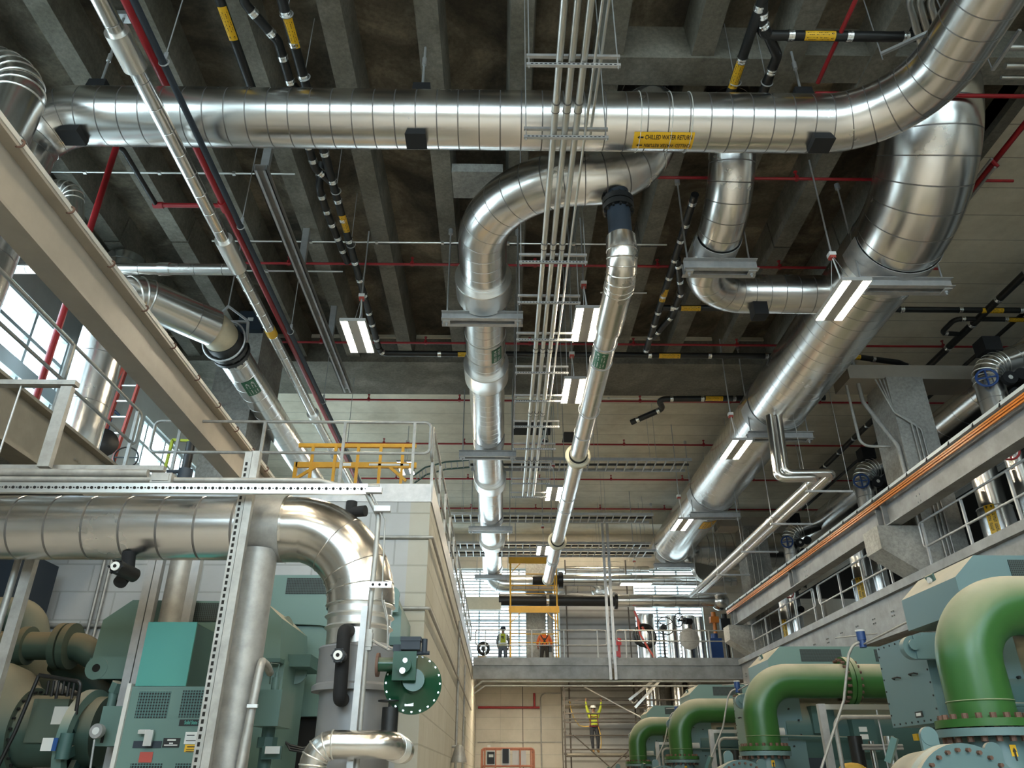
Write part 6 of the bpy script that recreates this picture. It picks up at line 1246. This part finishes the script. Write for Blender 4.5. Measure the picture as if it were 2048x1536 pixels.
# ---------------------------------------------------------------- people
def person(name, label, origin, J, R, edges, mats, assign, rz=0):
    """one continuous body grown on a jointed skeleton (skin + subdivision); assign(p) -> material index for a body point in local metres"""
    me = bpy.data.meshes.new('body'); ids = {k: i for i, k in enumerate(J)}
    me.from_pydata([V(J[k]) for k in J], [(ids[a], ids[b]) for a, b in edges], [])
    o = bpy.data.objects.new('body', me); COL.objects.link(o)
    md = o.modifiers.new('skin', 'SKIN'); 
    for k in J:
        r = R[k]; v = me.skin_vertices[0].data[ids[k]]; v.radius = r if isinstance(r, tuple) else (r, r); v.use_root = (k == 'pelvis')
    ss = o.modifiers.new('sub', 'SUBSURF'); ss.levels = 2; ss.render_levels = 2
    dg = bpy.context.evaluated_depsgraph_get(); dg.update(); nm = bpy.data.meshes.new_from_object(o.evaluated_get(dg))
    bpy.data.objects.remove(o); bpy.data.meshes.remove(me)
    t = thing('person', origin, label, 'person'); t.rotation_euler = (0, 0, rz)
    b = bpy.data.objects.new('body', nm); COL.objects.link(b); b.parent = t
    nm.materials.clear()
    for m in mats: nm.materials.append(M[m])
    for p in nm.polygons: p.material_index = assign(p.center); p.use_smooth = True
    return t
def kid(name, mb, mats, t):
    o = bpy.data.objects.new(name, mesh_of(name, mb, mats)); o.parent = t; COL.objects.link(o); return o
def hand(mb, w, d, side, curl=V((0, -1, 0)), s=1.0):
    "palm, four unequal bent fingers and a thumb; w wrist, d hand direction, curl = where the fingers bend to"
    d = V(d).normalized(); c = V(curl).normalized(); x = d.cross(c).normalized()
    mb.tube([w, w+d*.045*s, w+d*.09*s], [.026*s, .036*s, .034*s], 10)
    for i, L in enumerate((.066, .076, .07, .055)):
        p = w+d*.085*s+x*(i-1.5)*.019*s; mb.tube([p, p+d*L*.45*s+c*.008, p+d*L*.65*s+c*L*.5*s, p+d*L*.5*s+c*L*.9*s], [.009*s, .009*s, .0085*s, .007*s], 8)
    p = w+d*.03*s+x*side*.03*s; mb.tube([p, p+x*side*.03*s+d*.03*s, p+x*side*.03*s+d*.06*s+c*.025*s], [.011*s, .010*s, .008*s], 8)
# worker on the scaffold: facing the viewer, both arms up holding a ledger
J = {'pelvis': (0, 0, .98), 'belly': (0, -.01, 1.12), 'chest': (0, 0, 1.32), 'neckb': (0, 0, 1.47), 'neck': (0, -.01, 1.55), 'head': (.0, -.02, 1.64), 'crown': (0, -.01, 1.76),
     'shL': (-.19, 0, 1.43), 'elL': (-.27, -.05, 1.68), 'wrL': (-.30, -.10, 1.93), 'shR': (.19, 0, 1.43), 'elR': (.30, -.05, 1.68), 'wrR': (.33, -.10, 1.93),
     'hipL': (-.10, 0, .92), 'knL': (-.10, -.04, .50), 'anL': (-.07, .02, .10), 'toL': (-.08, -.14, .045), 'hipR': (.10, 0, .92), 'knR': (.14, -.03, .50), 'anR': (.12, .02, .10), 'toR': (.14, -.14, .045)}
R = {'pelvis': (.165, .12), 'belly': (.155, .115), 'chest': (.17, .12), 'neckb': (.09, .075), 'neck': .058, 'head': (.082, .098), 'crown': (.068, .08), 'shL': .085, 'elL': .058, 'wrL': .038, 'shR': .085, 'elR': .058, 'wrR': .038,
     'hipL': .105, 'knL': .078, 'anL': .058, 'toL': .045, 'hipR': .105, 'knR': .078, 'anR': .058, 'toR': .045}
ED = [('pelvis', 'belly'), ('belly', 'chest'), ('chest', 'neckb'), ('neckb', 'neck'), ('neck', 'head'), ('head', 'crown'), ('chest', 'shL'), ('shL', 'elL'), ('elL', 'wrL'), ('chest', 'shR'), ('shR', 'elR'), ('elR', 'wrR'),
      ('pelvis', 'hipL'), ('hipL', 'knL'), ('knL', 'anL'), ('anL', 'toL'), ('pelvis', 'hipR'), ('hipR', 'knR'), ('knR', 'anR'), ('anR', 'toR')]
def asg(p):
    if p.z < .13: return 3
    if p.z < 1.0: return 2
    if abs(p.x) < .115 and p.z > 1.5: return 0
    if abs(p.x) > .2 and p.z > 1.93: return 0
    return 1
def face_bits(t, c, fwd, hatm, hair='iron'):
    "eyes, nose, mouth and ears on the head, hair and a hard hat; c = head centre"
    c = V(c); f = V(fwd).normalized(); x = f.cross(V((0, 0, 1))).normalized()
    kid('face', MB().ball(c+f*.085+x*.032+V((0, 0, .01)), .011, 8, 0).ball(c+f*.085-x*.032+V((0, 0, .01)), .011, 8, 0).tube([c+f*.085+V((0, 0, .01)), c+f*.108-V((0, 0, .025)), c+f*.09-V((0, 0, .032))], [.008, .014, .012], 8, 1).cbox(c+f*.083-V((0, 0, .058)), (.045, .02, .009), 2).ball(c+x*.085, .02, 8, 1, (.6, 1, 1.5)).ball(c-x*.085, .02, 8, 1, (.6, 1, 1.5)), ['ink', 'skin', 'harness'], t)
    if hair: kid('hair', MB().ball(c-f*.02+V((0, 0, .035)), .102, 14, 0, (.95, 1.0, .95)), hair, t)
    if hatm:
        kid('hard_hat', MB().lathe(c+V((0, 0, .045)), (0, 0, 1), [(0, .135), (.012, .137), (.02, .118), (.06, .112), (.10, .085), (.125, .045), (.132, .0)], 24).cbox(c+f*.13+V((0, 0, .05)), (.16, .10, .012)), hatm, t)
wp = V((3.82, 34.0, 2.48))
t = person('person', 'person in yellow shirt and white hard hat standing on the scaffold, both arms raised', wp, J, R, ED, ['skin', 'hivis', 'jean', 'boot'], asg)
face_bits(t, (0, -.02, 1.65), (0, -1, -.1), 'hat')
hb = MB(); hand(hb, V((-.30, -.10, 1.92)), (0, -.1, 1), 1, (0, -1, -.1)); hand(hb, V((.33, -.10, 1.92)), (0, -.1, 1), -1, (0, -1, -.1)); kid('hands', hb, 'skin', t)
kid('harness', MB().tube([(-.13, .02, 1.5), (-.14, -.12, 1.40), (-.15, -.145, 1.2), (-.17, -.10, 1.0)], .018, 8).tube([(.13, .02, 1.5), (.14, -.12, 1.40), (.15, -.145, 1.2), (.17, -.10, 1.0)], .018, 8).tube([(-.14, -.135, 1.36), (0, -.155, 1.33), (.14, -.135, 1.36)], .016, 8).tube([(-.18, .0, .99), (-.12, -.12, .99), (0, -.145, .985), (.12, -.12, .99), (.18, 0, .99)], .022, 8).tube([(.18, 0, .98), (.22, -.03, .86), (.19, -.04, .8)], .03, 8), 'harness', t)
kid('tie_band', MB().tube([(-.17, .0, 1.03), (-.12, -.13, 1.03), (0, -.15, 1.03), (.12, -.13, 1.03), (.17, 0, 1.03)], .012, 8), 'iron', t)
one('lanyard', MB().tube([wp+V(p) for p in ((-.2, -.02, 1.0), (-.35, -.02, .98), (-.6, 0, 1.02), (-.8, .05, 1.3), (-.9, .1, 1.6), (-.95, .1, 1.95))], .016, 8).tube([wp+V(p) for p in ((.16, -.12, .98), (.24, -.1, .7), (.26, -.08, .4), (.22, -.07, .15))], .016, 8), 'strap', 'yellow lanyard looping from the harness of the person on the scaffold', 'lanyard')
# worker in a yellow vest, seen from behind on the platform
J2 = dict(J); J2.update({'elL': (-.25, -.06, 1.18), 'wrL': (-.22, -.16, .98), 'elR': (.25, -.06, 1.18), 'wrR': (.20, -.18, 1.0), 'shL': (-.18, 0, 1.42), 'shR': (.18, 0, 1.42), 'knL': (-.11, -.02, .5), 'anL': (-.11, .03, .1), 'toL': (-.11, -.13, .045)})
def asg2(p):
    if p.z < .13: return 3
    if p.z < 1.0 and abs(p.x) < .19: return 2
    if p.z > 1.5: return 0
    if abs(p.x) > .165: return 0 if p.z < .97 else 4
    return 1
t = person('person', 'person in a yellow vest over a grey shirt, seen from behind on the far platform', (.09, 33.4, 5.5), J2, R, ED, ['skin', 'hivis', 'jeanblue', 'boot', 'greyshirt'], asg2, PI)
face_bits(t, (0, -.02, 1.65), (0, -1, 0), 'jeanblue'.replace('jeanblue', 'navy'))
hb = MB(); hand(hb, V((-.22, -.16, .98)), (.1, -.5, -.6), 1, (.3, -.2, .5)); hand(hb, V((.20, -.18, 1.0)), (-.1, -.5, -.6), -1, (-.3, -.2, .5)); kid('hands', hb, 'skin', t)
kid('reflective_tape', MB().tube([(-.165, .0, 1.10), (-.12, .12, 1.10), (0, .14, 1.10), (.12, .12, 1.10), (.165, 0, 1.10)], .03, 10).tube([(-.12, .02, 1.5), (-.125, .12, 1.4), (-.125, .135, 1.12)], .025, 8).tube([(.12, .02, 1.5), (.125, .12, 1.4), (.125, .135, 1.12)], .025, 8), 'reflect', t)
kid('vest_emblem', MB().cbox((.03, .125, 1.36), (.11, .02, .04)).cbox((.0, .125, 1.33), (.04, .02, .12)), 'ink', t)
# worker in an orange shirt, head bent forward, with a dark harness
J3 = dict(J2); J3.update({'chest': (0, -.06, 1.30), 'neckb': (0, -.13, 1.43), 'neck': (0, -.19, 1.47), 'head': (0, -.27, 1.50), 'crown': (0, -.33, 1.56), 'shL': (-.20, -.08, 1.40), 'shR': (.20, -.08, 1.40), 'elL': (-.30, -.06, 1.14), 'wrL': (-.27, -.22, .98), 'elR': (.30, -.06, 1.14), 'wrR': (.26, -.24, 1.0)})
def asg3(p):
    if p.z < .13: return 3
    if p.z < .99 and abs(p.x) < .22: return 2
    if p.y < -.2 and abs(p.x) < .13 and p.z > 1.4: return 0
    if p.z < 1.02 and abs(p.x) > .2: return 0
    return 1
R3 = dict(R); R3.update({'belly': (.175, .13), 'chest': (.19, .135), 'pelvis': (.18, .13)})
t = person('person', 'person in an orange shirt and dark harness bending forward on the far platform', (1.83, 33.4, 5.5), J3, R3, ED, ['skin', 'hivisor', 'browncloth', 'boot'], asg3, PI)
face_bits(t, (0, -.29, 1.52), (0, -1, -.8), 'hat')
hb = MB(); hand(hb, V((-.27, -.22, .98)), (.1, -.7, -.5), 1, (.3, -.2, .5)); hand(hb, V((.26, -.24, 1.0)), (-.1, -.7, -.5), -1, (-.3, -.2, .5)); kid('hands', hb, 'skin', t)
kid('harness', MB().tube([(-.15, -.1, 1.5), (-.14, .05, 1.42), (-.03, .095, 1.25), (.10, .13, 1.06)], .022, 8).tube([(.15, -.1, 1.5), (.14, .05, 1.42), (.03, .095, 1.25), (-.10, .13, 1.06)], .022, 8).cbox((0, .09, 1.27), (.08, .04, .08)).tube([(-.19, 0, 1.0), (-.12, .13, 1.0), (0, .15, 1.0), (.12, .13, 1.0), (.19, 0, 1.0)], .028, 8), 'iron', t)
kid('tool_pouch', MB().cbox((-.24, .02, .88), (.12, .16, .2)), 'iron', t)
# ---------------------------------------------------------------- view
S.view_settings.view_transform = 'Standard'; S.view_settings.look = 'None'; S.view_settings.gamma = 1.0
S.view_settings.use_curve_mapping = False; S.view_settings.exposure = 0.8
S.cycles.max_bounces = 8; S.cycles.diffuse_bounces = 4; S.cycles.glossy_bounces = 5; S.cycles.sample_clamp_indirect = 6.0
S.cycles.caustics_reflective = False; S.cycles.caustics_refractive = False
